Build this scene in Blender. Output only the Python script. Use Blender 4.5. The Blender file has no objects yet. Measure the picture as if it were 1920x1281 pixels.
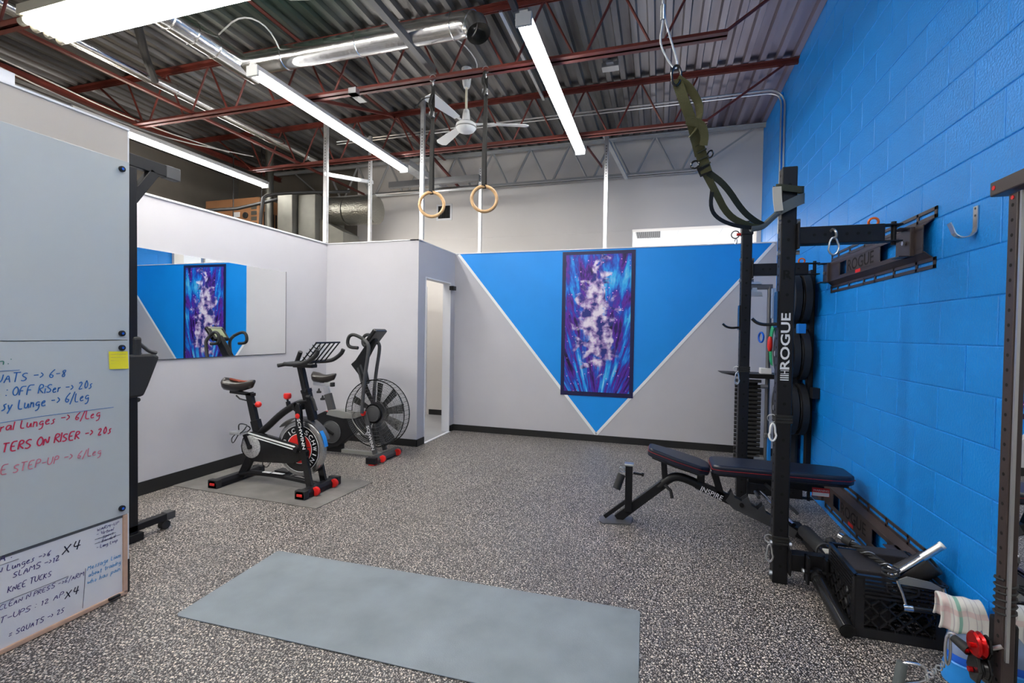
import bpy, bmesh, math, random
from mathutils import Vector, Matrix, Euler
random.seed(7)
S = bpy.context.scene
COL = S.collection
PI = math.pi

# ------------------------------------------------------------------ camera
cd = bpy.data.cameras.new('camera'); cam = bpy.data.objects.new('camera', cd); COL.objects.link(cam)
cd.sensor_fit = 'HORIZONTAL'; cd.sensor_width = 36; cd.lens = 898 * 36 / 1920; cd.clip_start = 0.02; cd.clip_end = 100
cam.matrix_world = Matrix(((0.95575658, -0.02009126, 0.2934718, 0), (0.29376064, 0.01330438, -0.95578642, 0),
                           (0.01529849, 0.99970963, 0.01861777, 1.37), (0, 0, 0, 1)))
S.camera = cam
# ------------------------------------------------------------------ world, exposure
w = bpy.data.worlds.new('world'); S.world = w; w.use_nodes = True
w.node_tree.nodes['Background'].inputs[0].default_value = (0.97, 0.98, 1.0, 1)
w.node_tree.nodes['Background'].inputs[1].default_value = 1.0
S.view_settings.view_transform = 'Standard'; S.view_settings.look = 'None'
S.view_settings.gamma = 1; S.view_settings.use_curve_mapping = False
S.view_settings.exposure = 1.5
TUBE = 15.0          # strength of the fluorescent tubes


def lamp(name, kind, loc, power, size=0.3, sizey=None, color=(1, 1, 1), rot=(0, 0, 0)):
    l = bpy.data.lights.new(name, kind); l.energy = power; l.color = color
    if kind == 'AREA':
        l.shape = 'RECTANGLE'; l.size = size; l.size_y = sizey or size
    else:
        l.shadow_soft_size = size
    o = bpy.data.objects.new(name, l); o.location = loc; o.rotation_euler = rot; COL.objects.link(o); return o


lamp('back_room_lamp', 'AREA', (0.4, 8.6, 2.8), 16, 1.2, 0.6, (1, 0.98, 0.95))
lamp('hall_lamp', 'POINT', (-3.6, 6.1, 2.4), 7, 0.15, None, (1, 0.98, 0.95))
lamp('utility_lamp', 'POINT', (-5.3, 3.6, 3.0), 8, 0.15, None, (1, 0.85, 0.65))

# ------------------------------------------------------------------ materials


def mat(name, col, rough=0.5, metal=0.0, noise=0.0, nscale=8.0, bump=0.0, bscale=60.0, emit=None, es=0.0, spec=None, trans=0.0, coat=0.0, alpha=1.0):
    m = bpy.data.materials.new(name); m.use_nodes = True
    nt = m.node_tree; b = nt.nodes['Principled BSDF']
    c = (col[0], col[1], col[2], 1)
    b.inputs['Base Color'].default_value = c; b.inputs['Roughness'].default_value = rough; b.inputs['Metallic'].default_value = metal
    if spec is not None: b.inputs['Specular IOR Level'].default_value = spec
    if trans: b.inputs['Transmission Weight'].default_value = trans
    if coat: b.inputs['Coat Weight'].default_value = coat; b.inputs['Coat Roughness'].default_value = 0.1
    if alpha < 1: b.inputs['Alpha'].default_value = alpha
    if emit: b.inputs['Emission Color'].default_value = (*emit, 1); b.inputs['Emission Strength'].default_value = es
    if noise or bump:
        tc = nt.nodes.new('ShaderNodeTexCoord')
    if noise:
        n = nt.nodes.new('ShaderNodeTexNoise'); n.inputs['Scale'].default_value = nscale; n.inputs['Detail'].default_value = 4
        nt.links.new(tc.outputs['Object'], n.inputs['Vector'])
        r = nt.nodes.new('ShaderNodeValToRGB')
        r.color_ramp.elements[0].position = 0.3; r.color_ramp.elements[1].position = 0.7
        r.color_ramp.elements[0].color = (c[0] * (1 - noise), c[1] * (1 - noise), c[2] * (1 - noise), 1)
        r.color_ramp.elements[1].color = (min(1, c[0] * (1 + noise)), min(1, c[1] * (1 + noise)), min(1, c[2] * (1 + noise)), 1)
        nt.links.new(n.outputs['Fac'], r.inputs['Fac']); nt.links.new(r.outputs['Color'], b.inputs['Base Color'])
    if bump:
        n = nt.nodes.new('ShaderNodeTexNoise'); n.inputs['Scale'].default_value = bscale; n.inputs['Detail'].default_value = 3
        nt.links.new(tc.outputs['Object'], n.inputs['Vector'])
        bp = nt.nodes.new('ShaderNodeBump'); bp.inputs['Strength'].default_value = bump; bp.inputs['Distance'].default_value = 0.01
        nt.links.new(n.outputs['Fac'], bp.inputs['Height']); nt.links.new(bp.outputs['Normal'], b.inputs['Normal'])
    return m


M = {}
M['white_wall'] = mat('white_wall', (0.53, 0.52, 0.545), 0.65, noise=0.03, nscale=1.5, bump=0.05, bscale=120)
M['cream_wall'] = mat('cream_wall', (0.56, 0.51, 0.45), 0.8, noise=0.05, nscale=1.2)
M['far_wall'] = mat('far_wall', (0.76, 0.72, 0.67), 0.8, noise=0.04, nscale=1)
M['brown_wall'] = mat('brown_wall', (0.19, 0.17, 0.14), 0.9, noise=0.15, nscale=1.5)
M['white_trim'] = mat('white_trim', (0.85, 0.85, 0.86), 0.5)
M['blue'] = mat('blue_paint', (0.004, 0.255, 0.78), 0.42, noise=0.06, nscale=2.0, bump=0.35, bscale=90)
M['blue_flat'] = mat('blue_flat_paint', (0.001, 0.29, 0.84), 0.5, noise=0.04, nscale=2.0)
M['tape'] = mat('tape', (0.9, 0.9, 0.9), 0.5)
M['black_vinyl'] = mat('black_vinyl', (0.015, 0.015, 0.015), 0.45)
M['black_metal'] = mat('black_metal', (0.011, 0.011, 0.0125), 0.42, spec=0.3, bump=0.06, bscale=400)
M['black_gloss'] = mat('black_gloss', (0.012, 0.012, 0.013), 0.2)
M['hole'] = mat('hole_dark', (0.002, 0.002, 0.002), 0.9)
M['brown_metal'] = mat('bronze_black_metal', (0.05, 0.035, 0.033), 0.4, bump=0.06, bscale=300)
M['grey_metal'] = mat('grey_metal', (0.16, 0.16, 0.165), 0.4, metal=0.6)
M['dark_grey'] = mat('dark_grey', (0.06, 0.06, 0.062), 0.5)
M['chrome'] = mat('chrome', (0.75, 0.75, 0.77), 0.16, metal=1.0)
M['zinc'] = mat('zinc', (0.62, 0.63, 0.64), 0.3, metal=0.9)
M['steel_stud'] = mat('galvanised_stud', (0.72, 0.73, 0.74), 0.38, metal=0.75, noise=0.1, nscale=30)
M['duct'] = mat('duct_metal', (0.78, 0.78, 0.76), 0.22, metal=1.0, bump=0.25, bscale=12)
M['plenum'] = mat('plenum_metal', (0.20, 0.195, 0.17), 0.6, metal=0.8, noise=0.12, nscale=5)
M['foil'] = mat('foil_insulation', (0.42, 0.41, 0.36), 0.32, metal=0.9, bump=1.0, bscale=45)
M['rust_red'] = mat('red_oxide_paint', (0.16, 0.03, 0.02), 0.5, noise=0.25, nscale=6)
M['truss_grey'] = mat('painted_truss', (0.42, 0.42, 0.41), 0.6, noise=0.06, nscale=8)
M['red'] = mat('red_plastic', (0.75, 0.02, 0.015), 0.35)
M['red_anod'] = mat('red_anodised', (0.60, 0.01, 0.012), 0.22, metal=0.7)
M['orange'] = mat('orange_plastic', (0.95, 0.17, 0.02), 0.4)
M['rubber'] = mat('black_rubber', (0.02, 0.02, 0.021), 0.65, bump=0.1, bscale=200)
M['pad'] = mat('navy_black_vinyl', (0.010, 0.014, 0.028), 0.33, bump=0.08, bscale=150)
M['red_thread'] = mat('red_piping', (0.35, 0.01, 0.015), 0.5)
M['white_print'] = mat('white_print', (0.85, 0.85, 0.85), 0.5)
M['olive'] = mat('olive_webbing', (0.10, 0.095, 0.035), 0.75, bump=0.4, bscale=300)
M['olive_dark'] = mat('dark_olive_webbing', (0.035, 0.04, 0.022), 0.75, bump=0.4, bscale=300)
M['grey_web'] = mat('grey_webbing', (0.12, 0.14, 0.14), 0.7, bump=0.3, bscale=300)
M['tan_web'] = mat('tan_webbing', (0.62, 0.58, 0.48), 0.7)
M['black_web'] = mat('black_webbing', (0.016, 0.015, 0.013), 0.7, bump=0.3, bscale=300)
M['wood'] = mat('ring_wood', (0.68, 0.42, 0.20), 0.45, noise=0.12, nscale=25)
M['frame_wood'] = mat('frame_wood', (0.62, 0.40, 0.28), 0.6, noise=0.1, nscale=20)
M['mirror'] = mat('mirror_silver', (0.88, 0.90, 0.90), 0.0, metal=1.0)
M['glassboard'] = mat('dry_erase_glass', (0.56, 0.585, 0.57), 0.18, spec=0.5)
M['whiteboard'] = mat('whiteboard', (0.80, 0.78, 0.78), 0.22)
M['ink_blue'] = mat('ink_blue', (0.02, 0.14, 0.42), 0.6)
M['ink_light'] = mat('ink_light_blue', (0.05, 0.30, 0.60), 0.6)
M['ink_red'] = mat('ink_red', (0.62, 0.02, 0.07), 0.6)
M['ink_pink'] = mat('ink_pink', (0.70, 0.20, 0.26), 0.6)
M['ink_violet'] = mat('ink_violet', (0.045, 0.02, 0.16), 0.6)
M['ink_black'] = mat('ink_black', (0.02, 0.02, 0.04), 0.6)
M['ink_green'] = mat('ink_green', (0.02, 0.18, 0.12), 0.6)
M['yellow'] = mat('yellow_paper', (0.92, 0.80, 0.03), 0.7)
M['mat_blue'] = mat('blue_grey_foam', (0.225, 0.26, 0.285), 0.55, noise=0.12, nscale=4.5, bump=0.15, bscale=200)
M['bike_mat'] = mat('grey_rubber_mat', (0.17, 0.16, 0.15), 0.55, noise=0.25, nscale=5, bump=0.2, bscale=150)
M['hall_floor'] = mat('hall_vinyl', (0.50, 0.50, 0.51), 0.25, noise=0.05, nscale=3)
M['white_plastic'] = mat('white_plastic', (0.85, 0.85, 0.83), 0.4)
M['cream_rod'] = mat('cream_rod', (0.80, 0.74, 0.58), 0.4)
M['cardboard'] = mat('tan_furnace', (0.42, 0.20, 0.09), 0.6, noise=0.08, nscale=3)
M['pipe_white'] = mat('pipe_white', (0.75, 0.75, 0.72), 0.4)
M['pipe_black'] = mat('pipe_black', (0.02, 0.02, 0.02), 0.5)
M['pipe_brass'] = mat('gas_pipe', (0.22, 0.14, 0.05), 0.5)
M['green'] = mat('green_band', (0.02, 0.38, 0.17), 0.5)
M['blue_plastic'] = mat('blue_plastic', (0.01, 0.12, 0.65), 0.3)
M['sky_plastic'] = mat('bright_blue_plastic', (0.02, 0.28, 0.80), 0.35)
M['clear_plastic'] = mat('clear_blue_plastic', (0.55, 0.70, 0.92), 0.15, trans=0.55)
M['screen'] = mat('lcd_screen', (0.30, 0.34, 0.20), 0.3)
M['saddle'] = mat('saddle_vinyl', (0.03, 0.025, 0.022), 0.28)
M['saddle_brown'] = mat('brown_saddle_top', (0.22, 0.05, 0.03), 0.28)
M['silver_plastic'] = mat('silver_plastic', (0.30, 0.30, 0.28), 0.35, metal=0.4)
M['flywheel'] = mat('flywheel_steel', (0.50, 0.50, 0.50), 0.25, metal=0.9)
M['cable'] = mat('steel_cable', (0.55, 0.57, 0.60), 0.35, metal=0.7, bump=0.5, bscale=300)
M['purple_foam'] = mat('black_foam', (0.028, 0.024, 0.026), 0.8, bump=0.2, bscale=200)
M['crate'] = mat('crate_plastic', (0.016, 0.016, 0.018), 0.25)
M['ceiling_tile'] = mat('ceiling_tile', (0.86, 0.86, 0.86), 0.8)
M['tube'] = mat('fluorescent_tube', (1, 1, 1), 0.4, emit=(1.0, 0.985, 0.955), es=TUBE)
M['fixture'] = mat('fixture_white', (0.55, 0.55, 0.54), 0.35)
M['fixture_beige'] = mat('fixture_beige', (0.55, 0.52, 0.42), 0.5)
M['white_box'] = mat('white_box', (0.8, 0.8, 0.82), 0.6)


def floor_mat():
    m = bpy.data.materials.new('speckled_rubber'); m.use_nodes = True
    nt = m.node_tree; b = nt.nodes['Principled BSDF']; b.inputs['Roughness'].default_value = 0.42
    N = nt.nodes.new; L = nt.links.new
    tc = N('ShaderNodeTexCoord')
    base = N('ShaderNodeRGB'); base.outputs[0].default_value = (0.038, 0.034, 0.033, 1)
    prev = base.outputs[0]
    for i, (sc, th, col, soft) in enumerate(((98, 0.22, (0.44, 0.37, 0.32), .035), (150, 0.27, (0.46, 0.43, 0.41), .04), (66, 0.17, (0.78, 0.70, 0.60), .03))):
        mp = N('ShaderNodeMapping'); mp.inputs['Location'].default_value = (i * 3.3, i * 1.7, 0); mp.inputs['Rotation'].default_value = (0, 0, i * .7)
        mp.inputs['Scale'].default_value = (1, 0.75, 1)
        L(tc.outputs['Object'], mp.inputs['Vector'])
        v = N('ShaderNodeTexVoronoi'); v.inputs['Scale'].default_value = sc; v.voronoi_dimensions = '2D'
        L(mp.outputs[0], v.inputs['Vector'])
        sx = N('ShaderNodeSeparateColor'); L(v.outputs['Color'], sx.inputs[0])
        # random per-cell size: threshold = th * rnd
        mu = N('ShaderNodeMath'); mu.operation = 'MULTIPLY'; mu.inputs[1].default_value = th * 1.7; L(sx.outputs[0], mu.inputs[0])
        su = N('ShaderNodeMath'); su.operation = 'SUBTRACT'; L(mu.outputs[0], su.inputs[0]); L(v.outputs['Distance'], su.inputs[1])
        dv = N('ShaderNodeMath'); dv.operation = 'DIVIDE'; dv.inputs[1].default_value = soft; dv.use_clamp = True; L(su.outputs[0], dv.inputs[0])
        mx = N('ShaderNodeMix'); mx.data_type = 'RGBA'; L(dv.outputs[0], mx.inputs[0]); L(prev, mx.inputs[6]); mx.inputs[7].default_value = (*col, 1)
        prev = mx.outputs[2]
    n = N('ShaderNodeTexNoise'); n.inputs['Scale'].default_value = 1.2; n.inputs['Detail'].default_value = 5; L(tc.outputs['Object'], n.inputs['Vector'])
    r = N('ShaderNodeMapRange'); r.inputs[1].default_value = .3; r.inputs[2].default_value = .7; r.inputs[3].default_value = .85; r.inputs[4].default_value = 1.12; L(n.outputs['Fac'], r.inputs[0])
    mm = N('ShaderNodeMix'); mm.data_type = 'RGBA'; mm.blend_type = 'MULTIPLY'; mm.inputs[0].default_value = 1; L(prev, mm.inputs[6]); L(r.outputs[0], mm.inputs[7])
    L(mm.outputs[2], b.inputs['Base Color'])
    bp = N('ShaderNodeBump'); bp.inputs['Strength'].default_value = .25; bp.inputs['Distance'].default_value = .004
    n2 = N('ShaderNodeTexNoise'); n2.inputs['Scale'].default_value = 180; L(tc.outputs['Object'], n2.inputs['Vector']); L(n2.outputs['Fac'], bp.inputs['Height']); L(bp.outputs[0], b.inputs['Normal'])
    return m


def deck_mat():
    m = bpy.data.materials.new('galvanised_deck'); m.use_nodes = True
    nt = m.node_tree; b = nt.nodes['Principled BSDF']; b.inputs['Roughness'].default_value = 0.42; b.inputs['Metallic'].default_value = 0.55
    N = nt.nodes.new; L = nt.links.new
    tc = N('ShaderNodeTexCoord')
    mp = N('ShaderNodeMapping'); mp.inputs['Scale'].default_value = (3, .35, 1); L(tc.outputs['Object'], mp.inputs['Vector'])
    n = N('ShaderNodeTexNoise'); n.inputs['Scale'].default_value = 1.6; n.inputs['Detail'].default_value = 6; L(mp.outputs[0], n.inputs['Vector'])
    r = N('ShaderNodeValToRGB'); L(n.outputs['Fac'], r.inputs['Fac'])
    e = r.color_ramp.elements; e[0].position = .32; e[0].color = (0.06, 0.055, 0.048, 1); e[1].position = .70; e[1].color = (0.32, 0.31, 0.30, 1)
    # green stain patch + purplish light cast near the block wall, put into the colour
    sx = N('ShaderNodeSeparateXYZ'); L(tc.outputs['Object'], sx.inputs[0])
    pr = N('ShaderNodeMapRange'); pr.inputs[1].default_value = -.6; pr.inputs[2].default_value = 1.2; pr.inputs[3].default_value = 0; pr.inputs[4].default_value = .55; L(sx.outputs[0], pr.inputs[0])
    m1 = N('ShaderNodeMix'); m1.data_type = 'RGBA'; L(pr.outputs[0], m1.inputs[0]); L(r.outputs[0], m1.inputs[6]); m1.inputs[7].default_value = (.36, .28, .37, 1)
    vd = N('ShaderNodeVectorMath'); vd.operation = 'DISTANCE'; L(tc.outputs['Object'], vd.inputs[0]); vd.inputs[1].default_value = (-3.2, 3.0, 4.2)
    gr = N('ShaderNodeMapRange'); gr.inputs[1].default_value = 1.1; gr.inputs[2].default_value = .3; gr.inputs[3].default_value = 0; gr.inputs[4].default_value = .6; L(vd.outputs['Value'], gr.inputs[0])
    m2 = N('ShaderNodeMix'); m2.data_type = 'RGBA'; L(gr.outputs[0], m2.inputs[0]); L(m1.outputs[2], m2.inputs[6]); m2.inputs[7].default_value = (.04, .13, .08, 1)
    L(m2.outputs[2], b.inputs['Base Color'])
    return m


def poster_mat():
    m = bpy.data.materials.new('abstract_poster_print'); m.use_nodes = True
    nt = m.node_tree; b = nt.nodes['Principled BSDF']; b.inputs['Roughness'].default_value = 0.35
    N = nt.nodes.new; L = nt.links.new
    tc = N('ShaderNodeTexCoord')
    # radial streaks from the bottom middle of the sheet (object coords: x across, z up, metres)
    sx = N('ShaderNodeSeparateXYZ'); L(tc.outputs['Object'], sx.inputs[0])
    z2 = N('ShaderNodeMath'); z2.operation = 'ADD'; z2.inputs[1].default_value = .55; L(sx.outputs[2], z2.inputs[0])
    dv = N('ShaderNodeMath'); dv.operation = 'DIVIDE'; L(sx.outputs[0], dv.inputs[0]); L(z2.outputs[0], dv.inputs[1])
    cb = N('ShaderNodeCombineXYZ'); L(dv.outputs[0], cb.inputs[0]); L(sx.outputs[2], cb.inputs[2])
    mp = N('ShaderNodeMapping'); mp.inputs['Scale'].default_value = (8, 1, 1.1); L(cb.outputs[0], mp.inputs['Vector'])
    n = N('ShaderNodeTexNoise'); n.inputs['Scale'].default_value = 1.6; n.inputs['Detail'].default_value = 8; n.inputs['Roughness'].default_value = .62; L(mp.outputs[0], n.inputs['Vector'])
    r = N('ShaderNodeValToRGB'); L(n.outputs['Fac'], r.inputs['Fac']); e = r.color_ramp.elements
    e[0].position = .34; e[0].color = (.004, .003, .02, 1); e[1].position = .72; e[1].color = (.35, .75, .95, 1)
    for p, c in ((.41, (.03, .01, .16, 1)), (.45, (.14, .02, .38, 1)), (.49, (.02, .04, .40, 1)), (.54, (.01, .16, .70, 1)), (.60, (.02, .45, .85, 1))):
        k = e.new(p); k.color = c
    # pale drifting wisps in the middle, pink and white
    n3 = N('ShaderNodeTexNoise'); n3.inputs['Scale'].default_value = 5; n3.inputs['Detail'].default_value = 7; n3.inputs['Distortion'].default_value = 1.2; L(tc.outputs['Object'], n3.inputs['Vector'])
    w1 = N('ShaderNodeMapping'); w1.inputs['Scale'].default_value = (4.2, 1, 1.35); w1.inputs['Location'].default_value = (0.05, 0, -1.35); L(tc.outputs['Object'], w1.inputs['Vector'])
    ln = N('ShaderNodeVectorMath'); ln.operation = 'LENGTH'; L(w1.outputs[0], ln.inputs[0])
    a1 = N('ShaderNodeMath'); a1.operation = 'SUBTRACT'; L(n3.outputs['Fac'], a1.inputs[0]); 
    a0 = N('ShaderNodeMath'); a0.operation = 'MULTIPLY'; a0.inputs[1].default_value = .38; L(ln.outputs['Value'], a0.inputs[0]); L(a0.outputs[0], a1.inputs[1])
    a2 = N('ShaderNodeMapRange'); a2.inputs[1].default_value = .13; a2.inputs[2].default_value = .22; L(a1.outputs[0], a2.inputs[0])
    n4 = N('ShaderNodeTexNoise'); n4.inputs['Scale'].default_value = 8; n4.inputs['Detail'].default_value = 6; L(tc.outputs['Object'], n4.inputs['Vector'])
    r4 = N('ShaderNodeValToRGB'); L(n4.outputs['Fac'], r4.inputs['Fac']); e = r4.color_ramp.elements
    e[0].position = .42; e[0].color = (.02, .03, .22, 1); e[1].position = .58; e[1].color = (.85, .78, .86, 1); k = e.new(.48); k.color = (.34, .22, .50, 1)
    mx = N('ShaderNodeMix'); mx.data_type = 'RGBA'; L(a2.outputs[0], mx.inputs[0]); L(r.outputs[0], mx.inputs[6]); L(r4.outputs[0], mx.inputs[7])
    v = N('ShaderNodeTexVoronoi'); v.inputs['Scale'].default_value = 17; L(tc.outputs['Object'], v.inputs['Vector'])
    sp = N('ShaderNodeMath'); sp.operation = 'LESS_THAN'; sp.inputs[1].default_value = .13; L(v.outputs['Distance'], sp.inputs[0])
    m3 = N('ShaderNodeMix'); m3.data_type = 'RGBA'; L(sp.outputs[0], m3.inputs[0]); L(mx.outputs[2], m3.inputs[6]); m3.inputs[7].default_value = (.75, .35, .80, 1)
    L(m3.outputs[2], b.inputs['Base Color'])
    return m


def towel_mat():
    m = bpy.data.materials.new('striped_tea_towel'); m.use_nodes = True
    nt = m.node_tree; b = nt.nodes['Principled BSDF']; b.inputs['Roughness'].default_value = 0.9
    N = nt.nodes.new; L = nt.links.new
    uv = N('ShaderNodeUVMap'); sx = N('ShaderNodeSeparateXYZ'); L(uv.outputs[0], sx.inputs[0])
    base = N('ShaderNodeRGB'); base.outputs[0].default_value = (.78, .76, .72, 1); prev = base.outputs[0]
    for ax, c, wd, col, f in ((0, .38, .045, (.10, .42, .32), .75), (0, .12, .07, (.75, .35, .38), .32), (1, .30, .04, (.72, .35, .38), .35), (1, .72, .04, (.72, .35, .38), .35), (0, .24, .01, (.4, .35, .4), .6),
                              (0, .55, .008, (.4, .35, .4), .6), (0, .70, .01, (.4, .35, .4), .6), (0, .84, .01, (.4, .35, .4), .6), (1, .45, .008, (.45, .4, .5), .5), (1, .15, .008, (.45, .4, .5), .5)):
        s = N('ShaderNodeMath'); s.operation = 'SUBTRACT'; s.inputs[1].default_value = c; L(sx.outputs[ax], s.inputs[0])
        a = N('ShaderNodeMath'); a.operation = 'ABSOLUTE'; L(s.outputs[0], a.inputs[0])
        l = N('ShaderNodeMath'); l.operation = 'LESS_THAN'; l.inputs[1].default_value = wd; L(a.outputs[0], l.inputs[0])
        k = N('ShaderNodeMath'); k.operation = 'MULTIPLY'; k.inputs[1].default_value = f; L(l.outputs[0], k.inputs[0])
        mx = N('ShaderNodeMix'); mx.data_type = 'RGBA'; L(k.outputs[0], mx.inputs[0]); L(prev, mx.inputs[6]); mx.inputs[7].default_value = (*col, 1); prev = mx.outputs[2]
    L(prev, b.inputs['Base Color'])
    n = N('ShaderNodeTexNoise'); n.inputs['Scale'].default_value = 300; bp = N('ShaderNodeBump'); bp.inputs['Strength'].default_value = .4; L(n.outputs['Fac'], bp.inputs['Height']); L(bp.outputs[0], b.inputs['Normal'])
    return m


M['floor'] = floor_mat(); M['deck'] = deck_mat(); M['poster'] = poster_mat(); M['towel'] = towel_mat()

# ------------------------------------------------------------------ builders


def V(*a): return Vector(a[0]) if len(a) == 1 else Vector(a)


def frame(d):
    d = V(d).normalized(); up = Vector((0, 0, 1))
    if abs(d.dot(up)) > 0.98: up = Vector((0, 1, 0))
    s = d.cross(up).normalized(); u = s.cross(d).normalized(); return d, s, u


class B:
    def __init__(self): self.v = []; self.f = []; self.uv = None

    def add(self, vs, fs):
        n = len(self.v); self.v += [Vector(p) for p in vs]; self.f += [tuple(n + i for i in f) for f in fs]; return self

    def box(self, x0, x1, y0, y1, z0, z1):
        return self.add([(x0, y0, z0), (x1, y0, z0), (x1, y1, z0), (x0, y1, z0), (x0, y0, z1), (x1, y0, z1), (x1, y1, z1), (x0, y1, z1)],
                        [(0, 3, 2, 1), (4, 5, 6, 7), (0, 1, 5, 4), (1, 2, 6, 5), (2, 3, 7, 6), (3, 0, 4, 7)])

    def beam(self, p, q, w, h, up=None):
        p, q = V(p), V(q); d, s, u = frame(q - p)
        if up is not None:
            s = d.cross(V(up)).normalized(); u = s.cross(d).normalized()
        vs = [c + s * a * w / 2 + u * b * h / 2 for c in (p, q) for a, b in ((-1, -1), (1, -1), (1, 1), (-1, 1))]
        return self.add(vs, [(3, 2, 1, 0), (4, 5, 6, 7), (0, 1, 5, 4), (1, 2, 6, 5), (2, 3, 7, 6), (3, 0, 4, 7)])

    def cyl(self, p, q, r, r2=None, n=16, cap=True):
        p, q = V(p), V(q); d, s, u = frame(q - p); r2 = r if r2 is None else r2
        vs = [p + (s * math.cos(2 * PI * i / n) + u * math.sin(2 * PI * i / n)) * r for i in range(n)]
        vs += [q + (s * math.cos(2 * PI * i / n) + u * math.sin(2 * PI * i / n)) * r2 for i in range(n)]
        fs = [(i, (i + 1) % n, n + (i + 1) % n, n + i) for i in range(n)]
        if cap: fs += [tuple(range(n - 1, -1, -1)), tuple(range(n, 2 * n))]
        return self.add(vs, fs)

    def tube(self, pts, r, n=10, closed=False, cap=True):
        pts = [V(p) for p in pts]; m = len(pts); rings = []; prev = None
        rr = r if isinstance(r, (list, tuple)) else [r] * m
        for i in range(m):
            a = pts[(i - 1) % m] if (closed or i > 0) else pts[0]
            b = pts[(i + 1) % m] if (closed or i < m - 1) else pts[-1]
            t = (b - a).normalized()
            if prev is None: _, s, u = frame(t)
            else:
                s = (prev - t * prev.dot(t)).normalized(); u = t.cross(s) * -1
                u = s.cross(t)
            prev = s
            rings.append([pts[i] + (s * math.cos(2 * PI * k / n) + u * math.sin(2 * PI * k / n)) * rr[i] for k in range(n)])
        vs = [p for g in rings for p in g]; fs = []
        for i in range(m if closed else m - 1):
            j = (i + 1) % m
            fs += [(i * n + k, i * n + (k + 1) % n, j * n + (k + 1) % n, j * n + k) for k in range(n)]
        if not closed and cap: fs += [tuple(range(n - 1, -1, -1)), tuple(range((m - 1) * n, m * n))]
        return self.add(vs, fs)

    def ribbon(self, pts, w, t, side):
        """flat strap: width direction given (one vector or one per point)"""
        pts = [V(p) for p in pts]; m = len(pts); vs = []
        for i in range(m):
            a = pts[max(i - 1, 0)]; b = pts[min(i + 1, m - 1)]; d = (b - a).normalized()
            sd = V(side[i]) if isinstance(side[0], (list, tuple, Vector)) else V(side)
            sd = (sd - d * sd.dot(d)).normalized(); nn = d.cross(sd)
            ww = w[i] if isinstance(w, (list, tuple)) else w
            for a_, b_ in ((-1, -1), (1, -1), (1, 1), (-1, 1)): vs.append(pts[i] + sd * a_ * ww / 2 + nn * b_ * t / 2)
        fs = [(3, 2, 1, 0), tuple(4 * (m - 1) + k for k in range(4))]
        for i in range(m - 1):
            fs += [(4 * i + k, 4 * i + (k + 1) % 4, 4 * i + 4 + (k + 1) % 4, 4 * i + 4 + k) for k in range(4)]
        return self.add(vs, fs)

    def lathe(self, c, axis, prof, n=24, sx=1.0):
        c = V(c); d, s, u = frame(axis); vs = []
        for h, r in prof:
            vs += [c + d * h + (s * math.cos(2 * PI * k / n) + u * math.sin(2 * PI * k / n)) * max(r, 1e-4) for k in range(n)]
        fs = []
        for i in range(len(prof) - 1):
            fs += [(i * n + k, i * n + (k + 1) % n, (i + 1) * n + (k + 1) % n, (i + 1) * n + k) for k in range(n)]
        fs += [tuple(range(n - 1, -1, -1)), tuple(range((len(prof) - 1) * n, len(prof) * n))]
        return self.add(vs, fs)

    def torus(self, c, axis, R, r, n=28, m=10, arc=None):
        d, s, u = frame(axis); c = V(c)
        pts = [c + (s * math.cos(2 * PI * k / n) + u * math.sin(2 * PI * k / n)) * R for k in range(n)]
        return self.tube(pts, r, m, closed=True)

    def prism(self, poly, o, ex, ey, ez, d0, d1):
        """2-D poly in (ex,ey) from origin o, extruded along ez from d0 to d1"""
        o, ex, ey, ez = V(o), V(ex), V(ey), V(ez); n = len(poly)
        vs = [o + ex * a + ey * b + ez * d0 for a, b in poly] + [o + ex * a + ey * b + ez * d1 for a, b in poly]
        return self.add(vs, [tuple(range(n - 1, -1, -1)), tuple(range(n, 2 * n))] + [(i, (i + 1) % n, n + (i + 1) % n, n + i) for i in range(n)])

    def sphere(self, c, r, n=12, sc=(1, 1, 1)):
        c = V(c); prof = [(-math.cos(PI * i / 8), math.sin(PI * i / 8)) for i in range(9)]; vs = []
        for h, q in prof: vs += [c + Vector((math.cos(2 * PI * k / n) * max(q, 1e-3) * r * sc[0], math.sin(2 * PI * k / n) * max(q, 1e-3) * r * sc[1], h * r * sc[2])) for k in range(n)]
        fs = [(i * n + k, i * n + (k + 1) % n, (i + 1) * n + (k + 1) % n, (i + 1) * n + k) for i in range(8) for k in range(n)]
        return self.add(vs, fs)

    def done(self, name, m, parent=None, smooth=False, bev=0.0, kind=None, label=None, bseg=2):
        base = Vector((0, 0, 0)); p = parent
        while p is not None: base += p.location; p = p.parent
        me = bpy.data.meshes.new(name); me.from_pydata([v - base for v in self.v], [], self.f)
        bm = bmesh.new(); bm.from_mesh(me); bmesh.ops.recalc_face_normals(bm, faces=bm.faces)
        if smooth:
            for f in bm.faces: f.smooth = True
            for e in bm.edges:
                if len(e.link_faces) == 2 and e.calc_face_angle(0) > 0.7: e.smooth = False
        bm.to_mesh(me); bm.free()
        me.materials.append(M[m] if isinstance(m, str) else m)
        o = bpy.data.objects.new(name, me); COL.objects.link(o)
        if parent is not None: o.parent = parent
        if bev:
            md = o.modifiers.new('bevel', 'BEVEL'); md.width = bev; md.segments = bseg; md.limit_method = 'ANGLE'
        if kind: o['kind'] = kind
        if label: o['label'] = label
        return o


def thing(name, label, cat, loc=(0, 0, 0), group=None):
    o = bpy.data.objects.new(name, None); o.empty_display_size = .05; COL.objects.link(o); o.location = loc
    o['label'] = label; o['category'] = cat
    if group: o['group'] = group
    return o


def tag(o, label, cat, group=None):
    o['label'] = label; o['category'] = cat
    if group: o['group'] = group
    return o


def struct(b, name, m, **k): return b.done(name, m, kind='structure', **k)


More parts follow.
